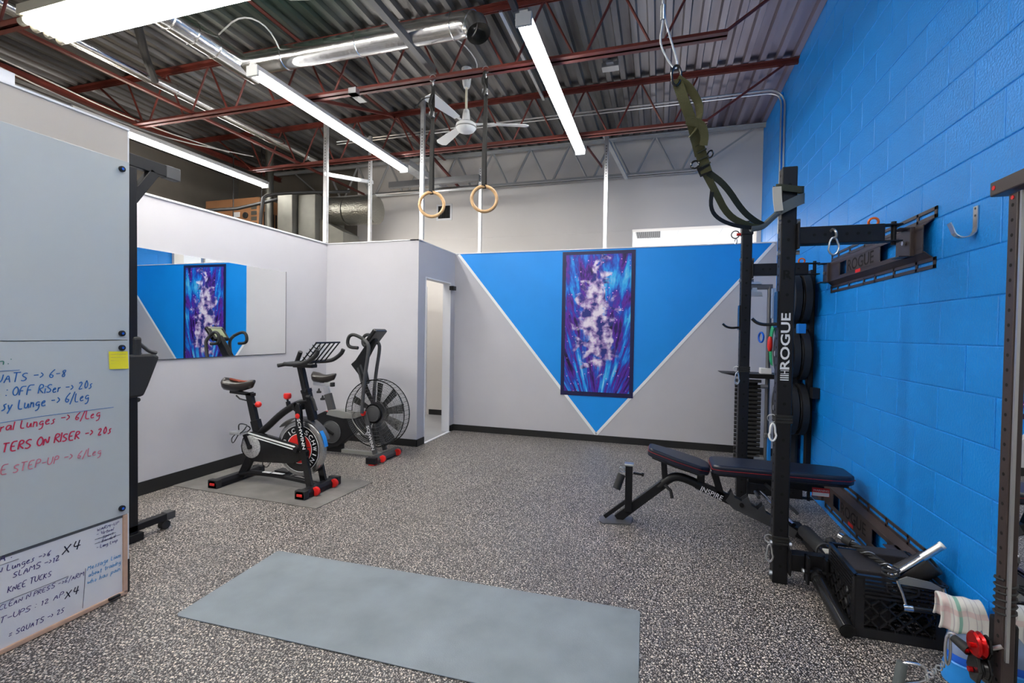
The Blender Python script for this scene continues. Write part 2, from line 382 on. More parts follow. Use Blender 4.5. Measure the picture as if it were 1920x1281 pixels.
def copy_tree(o, parent=None, off=(0, 0, 0), label=None):
    c = o.copy(); COL.objects.link(c); c.parent = parent
    if parent is None: c.location = o.location + V(off)
    if label: c['label'] = label
    for ch in list(o.children): copy_tree(ch, c)
    return c


def text(s, ps, pe, h, m, parent, up=(0, 0, 1), shear=0.0, thick=0.0008, name='lettering', jit=0.0, fat=0.0, lift=0.001, kind=None):
    """lettering running from ps to pe (3-D points), letter height h; it faces run x up"""
    cu = bpy.data.curves.new(name, 'FONT'); cu.body = s; cu.size = 1.0; cu.shear = shear; cu.offset = fat; cu.resolution_u = 3; cu.extrude = 0
    tmp = bpy.data.objects.new('tmp', cu); COL.objects.link(tmp)
    dg = bpy.context.evaluated_depsgraph_get(); me0 = bpy.data.meshes.new_from_object(tmp.evaluated_get(dg))
    bpy.data.objects.remove(tmp)
    xs = [v.co.x for v in me0.vertices]; x0, x1 = min(xs), max(xs)
    ps, pe = V(ps), V(pe); run = pe - ps; L = run.length; ex = run / L; n = ex.cross(V(up)).normalized(); ey = n.cross(ex).normalized()
    k = L / (x1 - x0); kh = h / 0.70
    rr = random.Random(s)
    ph = rr.random() * 6
    vs = []
    for v in me0.vertices:
        x = (v.co.x - x0) * k; y = v.co.y * kh
        if jit: y = y * (1 + .22 * math.sin(x * 70 + ph)) + jit * math.sin(x * 38 + ph * 2); x += jit * .8 * math.sin(x * 90 + y * 60 + ph)
        vs.append(ps + ex * x + ey * y + n * lift)
    fs = [tuple(p.vertices) for p in me0.polygons]
    b = B(); b.v = vs; b.f = fs
    base = Vector((0, 0, 0)); p = parent
    while p is not None: base += p.location; p = p.parent
    me = bpy.data.meshes.new(name); me.from_pydata([v - base for v in vs], [], fs); me.materials.append(M[m])
    bpy.data.meshes.remove(me0)
    o = bpy.data.objects.new(name, me); COL.objects.link(o); o.parent = parent
    return o


def arc(c, ex, ey, r, a0, a1, n=8):
    c, ex, ey = V(c), V(ex), V(ey)
    return [c + (ex * math.cos(a0 + (a1 - a0) * i / n) + ey * math.sin(a0 + (a1 - a0) * i / n)) * r for i in range(n + 1)]


def smoothpath(pts, it=2):
    pts = [V(p) for p in pts]
    for _ in range(it):
        q = [pts[0]]
        for a, b in zip(pts, pts[1:]): q += [a * .75 + b * .25, a * .25 + b * .75]
        q.append(pts[-1]); pts = q
    return pts


XW, YV, YF, XL, YB, ZC = 1.28, 6.12, 7.12, -4.0, 5.07, 4.15
# ================================================================== STRUCTURE
struct(B().box(-7.9, 1.5, -3, 7.3, -.06, 0), 'floor', 'floor')
hf = B(); hf.box(-4.0, -2.72, 5.17, 7.12, 0, .004).box(-2.72, 1.28, 6.24, 7.12, 0, .004)
struct(hf, 'floor_hall', 'hall_floor')
tr = B(); tr.box(-2.735, -2.70, 5.25, 6.0, 0.0, .008); struct(tr, 'trim_1', 'white_trim')

# corrugated roof deck
b = B(); P = .152; x = -7.9; prof = []
while x < 1.30:
    prof += [(x, ZC), (x + .050, ZC), (x + .064, ZC + .042), (x + .138, ZC + .042)]; x += P
prof = [(min(a, 1.30), z) for a, z in prof]
vs = []; fs = []
for a, z in prof: vs += [(a, -3, z), (a, 7.3, z)]
for i in range(len(prof) - 1): fs.append((2 * i, 2 * i + 1, 2 * i + 3, 2 * i + 2))
b.add(vs, fs)
ce = struct(b, 'ceiling', 'deck')
struct(B().box(-7.9, 1.5, -3, 7.3, ZC + .06, ZC + .12), 'ceiling_slab', 'dark_grey')

# blue block wall on the right: each block its own piece
wr = struct(B().box(XW - .002, XW + .2, -3, 7.3, 0, 4.3), 'wall_right', 'blue')


def block_mesh(L, H):
    g = .0012; c = .004; x0 = 0.0; x1 = .012
    b = B(); y0, y1, z0, z1 = g, L - g, g, H - g
    vs = [(x1, y0, z0), (x1, y1, z0), (x1, y1, z1), (x1, y0, z1), (x0 + .0022, y0, z0), (x0 + .0022, y1, z0), (x0 + .0022, y1, z1), (x0 + .0022, y0, z1),
          (x0, y0 + c, z0 + c), (x0, y1 - c, z0 + c), (x0, y1 - c, z1 - c), (x0, y0 + c, z1 - c)]
    fs = [(0, 1, 5, 4), (1, 2, 6, 5), (2, 3, 7, 6), (3, 0, 4, 7), (4, 5, 9, 8), (5, 6, 10, 9), (6, 7, 11, 10), (7, 4, 8, 11), (8, 9, 10, 11)]
    return vs, fs


CL, CH = .4065, .203
meshes = {}
rest = B(); cnt = 0
rows = [(0, .127)] + [(.127 + CH * k, CH) for k in range(20)]
cands = []
for ri, (z0, H) in enumerate(rows):
    H = min(H, 4.22 - z0)
    ph = .333 if (ri - 1) % 2 == 0 else .13
    y = ph - CL * 9
    while y < 7.12:
        a, e = max(y, -2.9), min(y + CL, 7.12)
        if e - a > .03: cands.append((a, e, z0, H))
        y += CL
near = sorted(cands, key=lambda c: (0 if c[0] > 1.9 else 1, c[0]))
for i, (a, e, z0, H) in enumerate(near):
    key = (round(e - a, 3), round(H, 3)); vs, fs = block_mesh(*key)
    if cnt < 299 and a > 1.75:
        if key not in meshes:
            me = bpy.data.meshes.new('block'); me.from_pydata(vs, [], fs); me.materials.append(M['blue']); meshes[key] = me
        o = bpy.data.objects.new('block', meshes[key]); COL.objects.link(o); o.parent = wr
        o.location = (XW - .006 + random.uniform(-.0006, .0006), a, z0); cnt += 1
    else:
        rest.add([(v[0] + XW - .006, v[1] + a, v[2] + z0) for v in vs], fs)
rest.done('block_rows', 'blue', wr, kind='stuff')

# wall with the V
wb = struct(B().box(-2.72, XW, YV, YV + .11, 0, 2.44), 'wall_back', 'white_wall')
zt = 2.44
b = B(); b.prism([(-2.665, zt), (-.742, .09), (1.235, zt)], (0, YV, 0), (1, 0, 0), (0, 0, 1), (0, -1, 0), 0, .002); b.done('painted_triangle', 'blue_flat', wb, label='bright blue triangle painted point down')
b = B(); b.beam((-2.665, YV - .002, zt - .004), (-.742, YV - .002, .09), .004, .034, up=(0, 0, 1)); b.done('tape_stripe', 'tape', wb)
b = B(); b.beam((1.235, YV - .002, zt - .004), (-.742, YV - .002, .09), .004, .034, up=(0, 0, 1)); b.done('tape_stripe', 'tape', wb)
struct(B().box(-2.74, XW, YV - .012, YV + .12, 2.44, 2.452), 'trim_2', 'white_trim')
struct(B().box(-2.72, XW - .002, YV - .008, YV, 0, .085), 'baseboard_back', 'black_vinyl')
# side wall with the doorway
b = B(); b.box(-2.82, -2.72, YB, 5.25, 0, 2.44).box(-2.82, -2.72, 5.25, 5.98, 2.03, 2.44).box(-2.82, -2.72, 5.98, YV + .11, 0, 2.44)
struct(b, 'wall_side', 'white_wall')
b = B(); b.box(-2.83, -2.714, YB - .01, YV, 2.44, 2.45); struct(b, 'trim_3', 'white_trim')
b = B(); b.box(-2.72, -2.712, YB - .008, 5.25, 0, .085).box(-2.72, -2.712, 5.98, YV, 0, .085); struct(b, 'baseboard_side', 'black_vinyl')
b = B(); b.box(-2.826, -2.714, 5.25, 5.262, 0, 2.03).box(-2.826, -2.714, 5.968, 5.98, 0, 2.03).box(-2.826, -2.714, 5.262, 5.968, 2.018, 2.03)
d1 = struct(b, 'door_1', 'white_trim')
B().box(-2.715, -2.655, 5.93, 6.02, 1.93, 1.985).done('door_closer', 'black_metal', d1)
struct(B().box(-3.6, -2.83, YF - .008, YF, 0, .09), 'baseboard_hall', 'black_vinyl')
b = B(); b.box(-3.75, -3.65, YF - .03, YF, 0, 2.1).box(-3.72, -3.68, YF - .036, YF - .03, 0, 2.1); struct(b, 'trim_9', 'white_trim')
# bump wall (facing us, left of the doorway)
struct(B().box(XL, -2.82, YB, YB + .11, 0, 2.44), 'wall_partition', 'white_wall')
struct(B().box(XL, -2.712, YB - .01, YB + .12, 2.44, 2.45), 'trim_4', 'white_trim')
struct(B().box(XL, -2.712, YB - .008, YB, 0, .085), 'baseboard_partition', 'black_vinyl')
# left wall
struct(B().box(XL - .12, XL, -1, YB + .11, 0, 2.44), 'wall_left', 'white_wall')
struct(B().box(XL - .13, XL + .012, -1, YB + .11, 2.44, 2.455), 'trim_5', 'white_trim')
struct(B().box(XL, XL + .008, -1, YB, 0, .11), 'baseboard_left', 'black_vinyl')
# outer walls
fw = B(); fw.box(-7.7, -5.0, YF, YF + .2, 0, 4.25)
struct(fw, 'wall_outer', 'brown_wall')
fw = B(); fw.box(-5.0, -.40, YF, YF + .2, 0, 4.25).box(-.40, XW, YF, YF + .2, 2.88, 4.25).box(1.22, XW, YF, YF + .2, 0, 2.88)
struct(fw, 'wall_far', 'far_wall')
b = B(); b.box(-5, -.4, YF - .006, YF, 2.86, 2.872); struct(b, 'trim_6', 'far_wall')
struct(B().box(-7.9, -7.6, -3, 7.3, 0, 4.25), 'wall_utility', 'brown_wall')
struct(B().box(-7.9, 1.5, -3.1, -3, 0, 4.25), 'wall_behind', 'cream_wall')
# lit room beyond the far wall
b = B(); b.box(-1.2, 1.5, 10.4, 10.5, 0, 3).box(-1.3, -1.2, 7.32, 10.5, 0, 3).box(1.5, 1.6, 7.32, 10.5, 0, 3); struct(b, 'wall_room', 'ceiling_tile')
ct = struct(B().box(-1.3, 1.6, 7.32, 10.5, 2.92, 3.0), 'ceiling_room', 'ceiling_tile')
for i in range(-1, 3):
    for j in range(3):
        y0 = 7.33 + j * 1.2 + (.62 if i == -1 and j == 0 else 0)
        B().box(-.37 + i * .6 + (.6 if i < 0 else 0) + (.01 if i >= 0 else 0), min(.22 + i * .6 + (.6 if i < 0 else 0), 1.5) - (.0 if i >= 0 else .24), y0, 7.33 + 1.19 + j * 1.2 if j < 2 else 10.4, 2.905, 2.92).done('ceiling_tile', 'ceiling_tile', ct) if i != 0 else None
gr = B().box(-.37, .0, 7.35, 7.93, 2.912, 2.919).done('return_grille', 'dark_grey', ct)
for i in range(13): B().box(-.36 + .028 * i, -.348 + .028 * i, 7.36, 7.92, 2.898, 2.912).done('grille_bar', 'grey_metal', gr)
B().box(-.02, .22, 7.33, 8.52, 2.905, 2.92).done('ceiling_tile', 'ceiling_tile', ct)
# partition with the boards, close on the left
struct(B().box(-2.75, -2.6, -1.5, 1.765, 0, 2.365), 'wall_board', 'cream_wall')
struct(B().box(-2.76, -2.596, -1.5, 1.772, 2.365, 2.375), 'trim_7', 'white_trim')
b = B(); b.box(-2.752, -2.6, 1.765, 1.772, .17, 2.365); struct(b, 'trim_8', 'white_trim')
b = B(); b.box(-2.752, -2.598, 1.765, 1.775, 0, .17); struct(b, 'baseboard_board', 'black_vinyl')
# conduit is a thing further down

# ================================================================== ROOF STEEL


def angle_pair(b, x0, x1, y, z, up):
    s = 1 if up else -1
    for k in (-1, 1):
        b.box(x0, x1, min(y + k * .008, y + k * .052), max(y + k * .008, y + k * .052), min(z, z + s * .006), max(z, z + s * .006))
        b.box(x0, x1, min(y + k * .008, y + k * .014), max(y + k * .008, y + k * .014), min(z, z + s * .045), max(z, z + s * .045))


def joist(y, xb0, xb1, x0, x1, phase, m, label, zt=ZC - .005, zb=3.6):
    t = thing('roof_joist', label, 'joist', ((x0 + x1) / 2, y, zb), None if 'grey' in label else None)
    b = B(); angle_pair(b, x0, x1, y, zt, False); b.done('top_chord', m, t)
    b = B(); angle_pair(b, xb0, xb1, y, zb, True); b.done('bottom_chord', m, t)
    x = phase
    while x - .6 > xb0 + .1: x -= .6
    first = x
    while x < xb1 - .05:
        for a, c in ((x + .04, x + .30), (x - .04, x - .30)):
            if c < x1 and c > x0: B().cyl((a, y, zb + .01), (c, y, zt - .015), .0105 if m == 'rust_red' else .017, n=6).done('web_rod', m, t, smooth=True)
        last = x; x += .6
    B().cyl((xb1 - .03, y, zb + .02), (min(xb1 + .72, x1 - .03), y, zt - .03), .0125, n=6).done('web_rod', m, t, smooth=True)
    B().cyl((xb0 + .03, y, zb + .02), (xb0 - .6, y, zt - .03), .0125, n=6).done('web_rod', m, t, smooth=True)
    return t


joist(2.35, -5.6, .44, -6.7, XW, -2.46, 'rust_red', 'rust red steel bar joist nearest the camera, behind the wide lamp')
joist(3.9, -5.6, .44, -6.7, XW, -2.46, 'rust_red', 'rust red steel bar joist that carries the gymnastic rings')
joist(5.45, -5.6, .44, -6.7, XW, -2.95, 'rust_red', 'rust red steel bar joist just behind the ceiling fan')
joist(6.98, -5.6, .44, -6.7, XW, -2.2, 'truss_grey', 'light grey painted bar joist against the far white wall')
t = thing('bearing_beam', 'dark red steel beam over the furnace at the left joist ends', 'beam', (-6.6, 2, 4.0))
b = B(); b.box(-6.64, -6.58, -3, 7.1, 4.085, 4.092).box(-6.613, -6.607, -3, 7.1, 4.03, 4.086).box(-6.64, -6.58, -3, 7.1, 4.024, 4.03); b.done('beam_web', 'rust_red', t)
for (xx, zz, nm) in ((-4.75, 3.625, 'lower dark red bridging angle running over the left partition'), (-3.3, 4.08, 'upper dark red bridging angle above the middle strip lamp')):
    o = B().box(xx - .02, xx + .02, -2, 6.98, zz, zz + .006).box(xx - .02, xx - .014, -2, 6.98, zz, zz + .04).done('bridging_angle', 'rust_red')
    tag(o, nm, 'steel angle')
for (p, q, lab) in (((-3.3, 3.9, 3.62), (-3.3, 5.45, 4.12), 'diagonal red brace rising from ring joist to the next joist behind'), ((-3.25, 5.45, 4.1), (-3.05, 6.98, 3.64), 'diagonal red brace falling towards the grey joist')):
    tag(B().beam(p, q, .03, .03).done('cross_brace', 'rust_red'), lab, 'brace')

# unistrut above the rings (dark channel coming from top of the photo)
tag(B().box(-1.99, -1.94, .6, 3.95, 3.665, 3.72).done('ceiling_channel', 'grey_metal'), 'dark steel channel running under the roof to the left ring', 'channel')
tag(B().box(-1.36, -1.33, 3.9, 5.5, 4.09, 4.12).done('ceiling_channel', 'zinc'), 'bright thin channel above the right gymnastic ring', 'channel')
tag(B().box(-2.13, -2.03, 2.35, 2.42, 3.72, 3.86).done('hanger_plate', 'fixture_beige'), 'perforated beige hanger plate on the near joist', 'bracket')
tag(B().box(-2.78, -2.70, 3.80, 3.86, 3.54, 3.60).box(-2.78, -2.70, 3.80, 3.98, 3.54, 3.548).done('beam_clamp', 'zinc'), 'small zinc clamp under the ring joist, left of the rings', 'clamp')

# ================================================================== LAMPS


def strip_lamp(loc, length, label, endx=True):
    x, y, z = loc
    t = thing('strip_lamp', label, 'ceiling lamp', (x, y, z), 'fluorescent strip lamps')
    b = B(); b.box(x - .03, x + .03, y, y + length, z + .02, z + .075)
    b.prism([(-.062, .03), (-.03, .045), (.03, .045), (.062, .03), (.062, .026), (.03, .038), (-.03, .038), (-.062, .026)], (x, 0, z - .01), (1, 0, 0), (0, 0, 1), (0, 1, 0), y, y + length)
    b.done('housing', 'fixture', t)
    for s in (-1, 1):
        B().cyl((x + s * .03, y + .04, z), (x + s * .03, y + length - .04, z), .0185, n=12).done('tube', 'tube', t, smooth=True)
    for yy in (y - .004, y + length - .022):
        B().box(x - .058, x + .058, yy, yy + .026, z - .028, z + .06).done('end_cap', 'fixture', t, bev=.004)
    return t


strip_lamp((-3.28, 3.20, 3.5), 2.5, 'long white strip lamp left of the gymnastic rings')
strip_lamp((-.93, 3.18, 3.5), 2.48, 'long white strip lamp right of the gymnastic rings')
strip_lamp((-5.67, 3.30, 3.5), 2.5, 'long white strip lamp above the furnace behind the left wall')
strip_lamp((-3.3, -1.2, 3.5), 2.5, 'unseen fill strip lamp added behind the camera on the left')  # this and the next two lamps are unseen, added as fill light
strip_lamp((-1.4, -1.6, 3.5), 2.5, 'unseen fill strip lamp added behind the camera in the middle')
strip_lamp((.45, -1.2, 3.5), 2.5, 'unseen fill strip lamp added behind the camera on the right')
# wide four-tube lamp across the top-left corner
t = thing('wide_lamp', 'wide four-tube fluorescent lamp in the top left corner', 'ceiling lamp', (-3.1, 2.3, 3.5))
B().box(-4.32, -1.9, 2.20, 2.50, 3.53, 3.60).done('housing', 'fixture_beige', t)
for i in range(4):
    yy = 2.235 + i * .075
    B().cyl((-4.28, yy, 3.50), (-1.92, yy, 3.50), .025, n=12).done('tube', 'tube', t, smooth=True)
    B().cyl((-4.33, yy, 3.50), (-4.27, yy, 3.50), .028, n=12).done('tube_socket', 'fixture_beige', t, smooth=True)
# suspension rods for the lamps
tag(B().beam((-.85, 5.66, 3.56), (-.74, 6.2, 3.5), .012, .03).done('hanging_strap', 'rust_red'), 'short dark red strap hanging off the right lamp far end', 'strap')
tag(B().box(-1.02, -.98, 1.2, 3.22, 3.60, 3.64).done('lamp_rail', 'brown_metal'), 'dark rail leading from the top edge to the right strip lamp', 'rail')
o = B().box(-3.36, -3.2, 5.68, 6.98, 3.56, 3.64).done('ceiling_channel', 'steel_stud'); tag(o, 'galvanised track continuing behind the left strip lamp', 'channel')

# ================================================================== DUCTS AND PIPES


def duct(pts, r, label, seams, bands=True):
    t = thing('air_duct', label, 'duct', pts[0])
    B().tube(pts, r, 24, cap=False).done('pipe', 'duct', t, smooth=True)
    for (c, d) in seams: B().torus(c, d, r + .002, .005, 24, 6).done('seam', 'duct', t, smooth=True)
    return t


duct([(-3.62, 3.5, 3.77), (-3.0, 3.5, 3.77), (-2.2, 3.5, 3.77), (-1.56, 3.5, 3.77), (-1.47, 3.49, 3.765), (-1.39, 3.46, 3.72), (-1.36, 3.44, 3.64)], .093,
     'shiny round duct crossing above the rings, open elbow at its right end', [((-3.2, 3.5, 3.77), (1, 0, 0)), ((-2.45, 3.5, 3.77), (1, 0, 0)), ((-1.6, 3.5, 3.77), (1, 0, 0)), ((-1.44, 3.48, 3.755), (1, 0, -.5))])
duct([(-3.7, -.5, 3.78), (-3.7, 1, 3.78), (-3.7, 2.5, 3.78), (-3.7, 3.66, 3.78)], .095, 'shiny round duct coming from behind the wide lamp', [((-3.7, y, 3.78), (0, 1, 0)) for y in (2.6, 2.8, 3.0, 3.2)])
duct([(-5.05, 1.5, 3.93), (-5.05, 3, 3.93), (-5.05, 4.5, 3.93), (-5.05, 6.1, 3.93)], .062, 'thin shiny duct running over the left wall towards the furnace', [((-5.05, y, 3.93), (0, 1, 0)) for y in (3.9, 5.9)])
tag(B().tube([(-4.93, 1, 3.72), (-4.93, 3, 3.72), (-4.94, 5.7, 3.72)], .016, 8).done('conduit', 'pipe_white', smooth=True), 'white straight conduit below the thin duct', 'conduit')
tag(B().tube(smoothpath([(-5.6, 1.8, 3.75), (-5.6, 2.8, 3.72), (-5.65, 3.9, 3.66), (-5.5, 5.0, 3.7)]), .007, 6).done('cable', 'pipe_white', smooth=True), 'thin white cable drooping over the left partition, upper one', 'cable')
tag(B().tube(smoothpath([(-5.6, 2.2, 3.70), (-5.85, 3.2, 3.70), (-5.8, 4.2, 3.64), (-5.3, 5.2, 3.70)]), .007, 6).done('cable', 'pipe_white', smooth=True), 'thin white cable drooping over the left partition, lower one', 'cable')
tag(B().tube(smoothpath([(-3.75, 3.3, 3.95), (-3.4, 3.2, 4.0), (-3.2, 3.3, 3.93), (-3.2, 3.5, 3.7)]), .007, 6).done('cable', 'pipe_white', smooth=True), 'thin white cable looping around the joint of the two ducts', 'cable')
tag(B().tube(smoothpath([(-2.6, 2.6, 4.1), (-2.9, 2.9, 4.0), (-3.0, 3.3, 4.05), (-1.9, 3.3, 4.1)]), .006, 6).done('cable', 'pipe_white', smooth=True), 'thin white cable in front of the green stained decking', 'cable')
tag(B().tube(smoothpath([(-1.95, 3.9, 4.05), (-1.8, 4.2, 4.08), (-1.75, 4.5, 4.0), (-1.98, 4.7, 4.0)]), .006, 6).done('cable', 'pipe_white', smooth=True), 'thin white cable leading to the ceiling fan', 'cable')
tag(B().tube(smoothpath([(-4.15, 2.8, 4.15), (-4.31, 3.02, 3.9), (-4.55, 3.24, 3.85), (-4.95, 3.62, 3.88)]), .035, 8).done('flexible_hose', 'rubber', smooth=True), 'thick black flexible hose hanging below the decking', 'hose')
# conduit pair across the decking and down the blue wall
b = B(); pth = [(-4.5, 5.9, 4.08), (0.8, 5.9, 4.08)] + arc((1.08, 5.9, 3.9), (1, 0, 0), (0, 0, 1), .18, PI / 2, 0, 6) + [(1.26, 5.9, 2.5)]
b.tube(pth, .011, 8); b.tube([(p[0] - .035 * (p[2] < 4), p[1], p[2] - .035 * (p[2] > 4)) for p in [V(q) for q in pth]], .009, 8)
tag(b.done('conduit', 'zinc', smooth=True), 'pair of thin conduits bending down the blue wall', 'conduit')
b = B().tube([(1.262, 6.05, 4.1), (1.262, 6.05, 1.5)], .012, 8); tag(b.done('conduit', 'blue', smooth=True), 'blue painted conduit on the blue wall beside the grey far wall', 'conduit')

# metal studs standing on the partition walls


def stud(x, y, z0, z1, label, ww=.05, dd=.035):
    t = thing('metal_stud', label, 'stud', (x, y, z0))
    b = B(); b.box(x - ww / 2, x + ww / 2, y - dd / 2, y - dd / 2 + .002, z0, z1).box(x - ww / 2, x - ww / 2 + .002, y - dd / 2, y + dd / 2, z0, z1).box(x + ww / 2 - .002, x + ww / 2, y - dd / 2, y + dd / 2, z0, z1)
    b.done('channel', 'steel_stud', t)
    b = B(); z = max(z0, 2.4) + .9
    while z < min(max(z0, 2.4) + 1.3, z1): b.cyl((x, y - dd / 2 - .0006, z), (x, y - dd / 2 + .001, z), .007, n=8); z += .035
    b.done('punch_holes', 'dark_grey', t, kind='stuff')


stud(-2.70, YB + .03, 2.45, 4.1, 'galvanised stud on the wall corner beside the left ring')
stud(-4.0, YB - .03, 2.455, 3.95, 'galvanised stud where the mirror wall meets the corner', .055)
stud(-3.72, YB + .5, 0, 3.95, 'galvanised stud behind the corner, in front of the foil duct', .04)
stud(-.68, YV + .03, 2.45, 3.88, 'galvanised stud on the wall above the poster', .05)
stud(-2.37, YV + .03, 2.45, 3.6, 'galvanised stud on the back wall seen through the right ring', .045)
tag(B().beam((-4.0, 5.02, 3.30), (-3.80, 5.75, 3.40), .03, .045).done('brace_stud', 'steel_stud'), 'slanted galvanised brace left of the wall corner', 'stud')
tag(B().beam((-.72, 6.15, 3.9), (-.48, 6.9, 3.55), .05, .03).done('brace_stud', 'truss_grey'), 'slanted grey brace on top of the stud above the poster', 'stud')
tag(B().box(-3.75, -2.37, 6.07, 6.14, 3.42, 3.50).done('brace_stud', 'grey_metal'), 'dark horizontal channel behind the left strip lamp', 'channel')
tag(B().cyl((-4.13, 6.35, 3.42), (-2.4, 6.35, 3.42), .03, n=12).done('pipe', 'zinc', smooth=True), 'bright horizontal pipe behind the dark channel', 'pipe')
tag(B().box(-.62, -.45, 5.0, 5.1, 4.10, 4.146).box(-.57, -.50, 4.96, 5.14, 4.12, 4.146).done('junction_box', 'zinc', kind=None), 'small grey junction box on the decking right of the right strip lamp', 'junction box')
# vent in the far wall
t = thing('wall_vent', 'small dark vent grille in the far white wall', 'vent', (-3.37, YF, 3.3))
B().box(-3.50, -3.23, YF - .012, YF, 3.17, 3.43).done('vent_frame', 'white_trim', t)
B().box(-3.47, -3.26, YF - .014, YF - .012, 3.20, 3.40).done('opening', 'hole', t)
for i in range(7): B().box(-3.465 + i * .03, -3.459 + i * .03, YF - .02, YF - .014, 3.20, 3.40).done('slat', 'dark_grey', t)

# furnace corner above the left wall
t = thing('furnace', 'tan furnace cabinet hanging above the left wall', 'furnace', (-6.6, 6.3, 2.72))
B().box(-7.20, -6.10, 6.1, 6.75, 2.72, 3.46).done('cabinet', 'cardboard', t, bev=.01)
for i in range(7): B().box(-6.102, -6.094, 6.2 + .06 * i, 6.23 + .06 * i, 2.95, 3.25).done('louvre', 'black_metal', t)
B().box(-6.60, -6.48, 6.092, 6.10, 3.16, 3.24).done('label_plate', 'white_print', t)
B().box(-6.98, -6.90, 6.092, 6.10, 2.95, 3.2).done('label_plate', 'white_print', t)
for i in range(4): B().box(-6.25, -6.14, 6.094, 6.10, 3.0 + .09 * i, 3.06 + .09 * i).done('side_vent', 'plenum', t)
B().lathe((-6.36, 6.10, 3.18), (0, -1, 0), [(0, .05), (.02, .05), (.03, .03)], 16).done('round_port', 'pipe_black', t)
tag(B().box(-7.3, -5.85, 6.0, 6.9, 2.62, 2.71).done('furnace_shelf', 'brown_metal'), 'dark brown ledge under the tan furnace', 'shelf')
t = thing('duct_plenum', 'boxy galvanised plenum right of the furnace', 'duct', (-5.6, 6.4, 2.8))
B().box(-5.55, -5.28, 5.9, 6.6, 2.5, 3.42).done('box', 'plenum', t, bev=.008)
B().box(-5.26, -4.95, 6.0, 6.7, 2.55, 3.40).done('box', 'plenum', t, bev=.008)
b = B(); b.prism([(0, .0), (.42, -.22), (.42, -.55), (0, -.35)], (-4.95, 6.1, 3.05), (1, 0, 0), (0, 0, 1), (0, 1, 0), 0, .4); b.done('angled_boot', 'plenum', t)
B().box(-5.46, -5.36, 5.892, 5.9, 2.55, 2.72).done('warning_tag', 'yellow', t)
B().cyl((-5.80, 6.0, 2.75), (-5.80, 6.0, ZC - .01), .06, n=16).done('flue', 'plenum', t, smooth=True)
t = thing('flexible_duct', 'crumpled foil insulated duct behind the metal stud', 'duct', (-4.4, 6.3, 3.2))
B().cyl((-4.9, 6.35, 3.22), (-4.62, 6.35, 3.2), .21, n=24).done('sleeve', 'foil', t, smooth=True)
B().cyl((-4.6, 6.35, 3.2), (-4.12, 6.35, 3.2), .215, n=24).done('sleeve', 'foil', t, smooth=True)
tag(B().tube(smoothpath([(-5.2, 5.2, .0), (-5.2, 5.2, 3.1), (-5.1, 5.3, 3.22), (-4.2, 5.8, 3.32)]), .022, 10).done('gas_pipe', 'pipe_black', smooth=True), 'black pipe bending up beside the plenum', 'pipe')
tag(B().tube([(-6.7, 5.1, 3.0), (-6.0, 5.6, 3.14), (-5.5, 6.0, 3.38)], .024, 10).done('gas_pipe', 'pipe_black', smooth=True), 'black gas pipe sloping in front of the furnace', 'pipe')
tag(B().tube([(-7.6, 3.3, 2.92), (-6.8, 3.6, 2.92), (-6.6, 5.2, 2.92), (-6.55, 5.6, 2.85)], .022, 8).done('gas_pipe', 'pipe_brass', smooth=True), 'yellowish gas pipe above the left wall top', 'pipe')
for i, (x, y, lb) in enumerate(((-6.4, 5.9, 'thin hanger rod left of the furnace label'), (-5.9, 5.95, 'thin hanger rod right of the furnace label'))):
    tag(B().cyl((x, y, 2.7), (x, y, ZC), .008, n=6).done('hanger_rod', 'pipe_black'), lb, 'rod')
tag(B().box(-2.72, -2.62, .9, 1.33, 2.377, 2.43).done('flat_box', 'white_box'), 'white and blue box lying on top of the board partition', 'box')

# ================================================================== CEILING FAN
t = thing('ceiling_fan', 'white ceiling fan on a cream rod between the rings', 'ceiling fan', (-1.98, 4.7, 4.15))
fx, fy = -1.985, 4.7
B().lathe((fx, fy, 4.13), (0, 0, -1), [(0, .055), (.05, .055), (.16, .042), (.20, .03), (.2, .012)], 20).done('canopy', 'white_plastic', t, smooth=True)
B().cyl((fx, fy, 3.62), (fx, fy, 3.95), .013, n=12).done('rod', 'cream_rod', t, smooth=True)
B().lathe((fx, fy, 3.70), (0, 0, -1), [(0, .03), (.06, .04), (.13, .045), (.135, .085), (.15, .105), (.185, .11), (.20, .10), (.22, .085), (.235, .05), (.24, .01)], 28).done('motor', 'white_plastic', t, smooth=True)
B().torus((fx, fy, 3.515), (0, 0, 1), .107, .006, 28, 6).done('motor_ring', 'silver_plastic', t, smooth=True)
for k in range(3):
    a = .35 + k * 2 * PI / 3; ex = V(math.cos(a), math.sin(a), 0); ey = V(-math.sin(a), math.cos(a), .22).normalized()
    b = B(); c = V(fx, fy, 3.56)
    poly = [(.16, -.035), (.40, -.055), (.62, -.065), (.66, -.03), (.66, .03), (.62, .06), (.40, .05), (.16, .03)]
    b.prism(poly, c, ex, ey, ex.cross(ey), -.003, .003).done('blade', 'white_plastic', t)
    B().beam(c + ex * .09, c + ex * .2, .03, .006).done('blade_arm', 'white_plastic', t)

# ================================================================== GYM RINGS


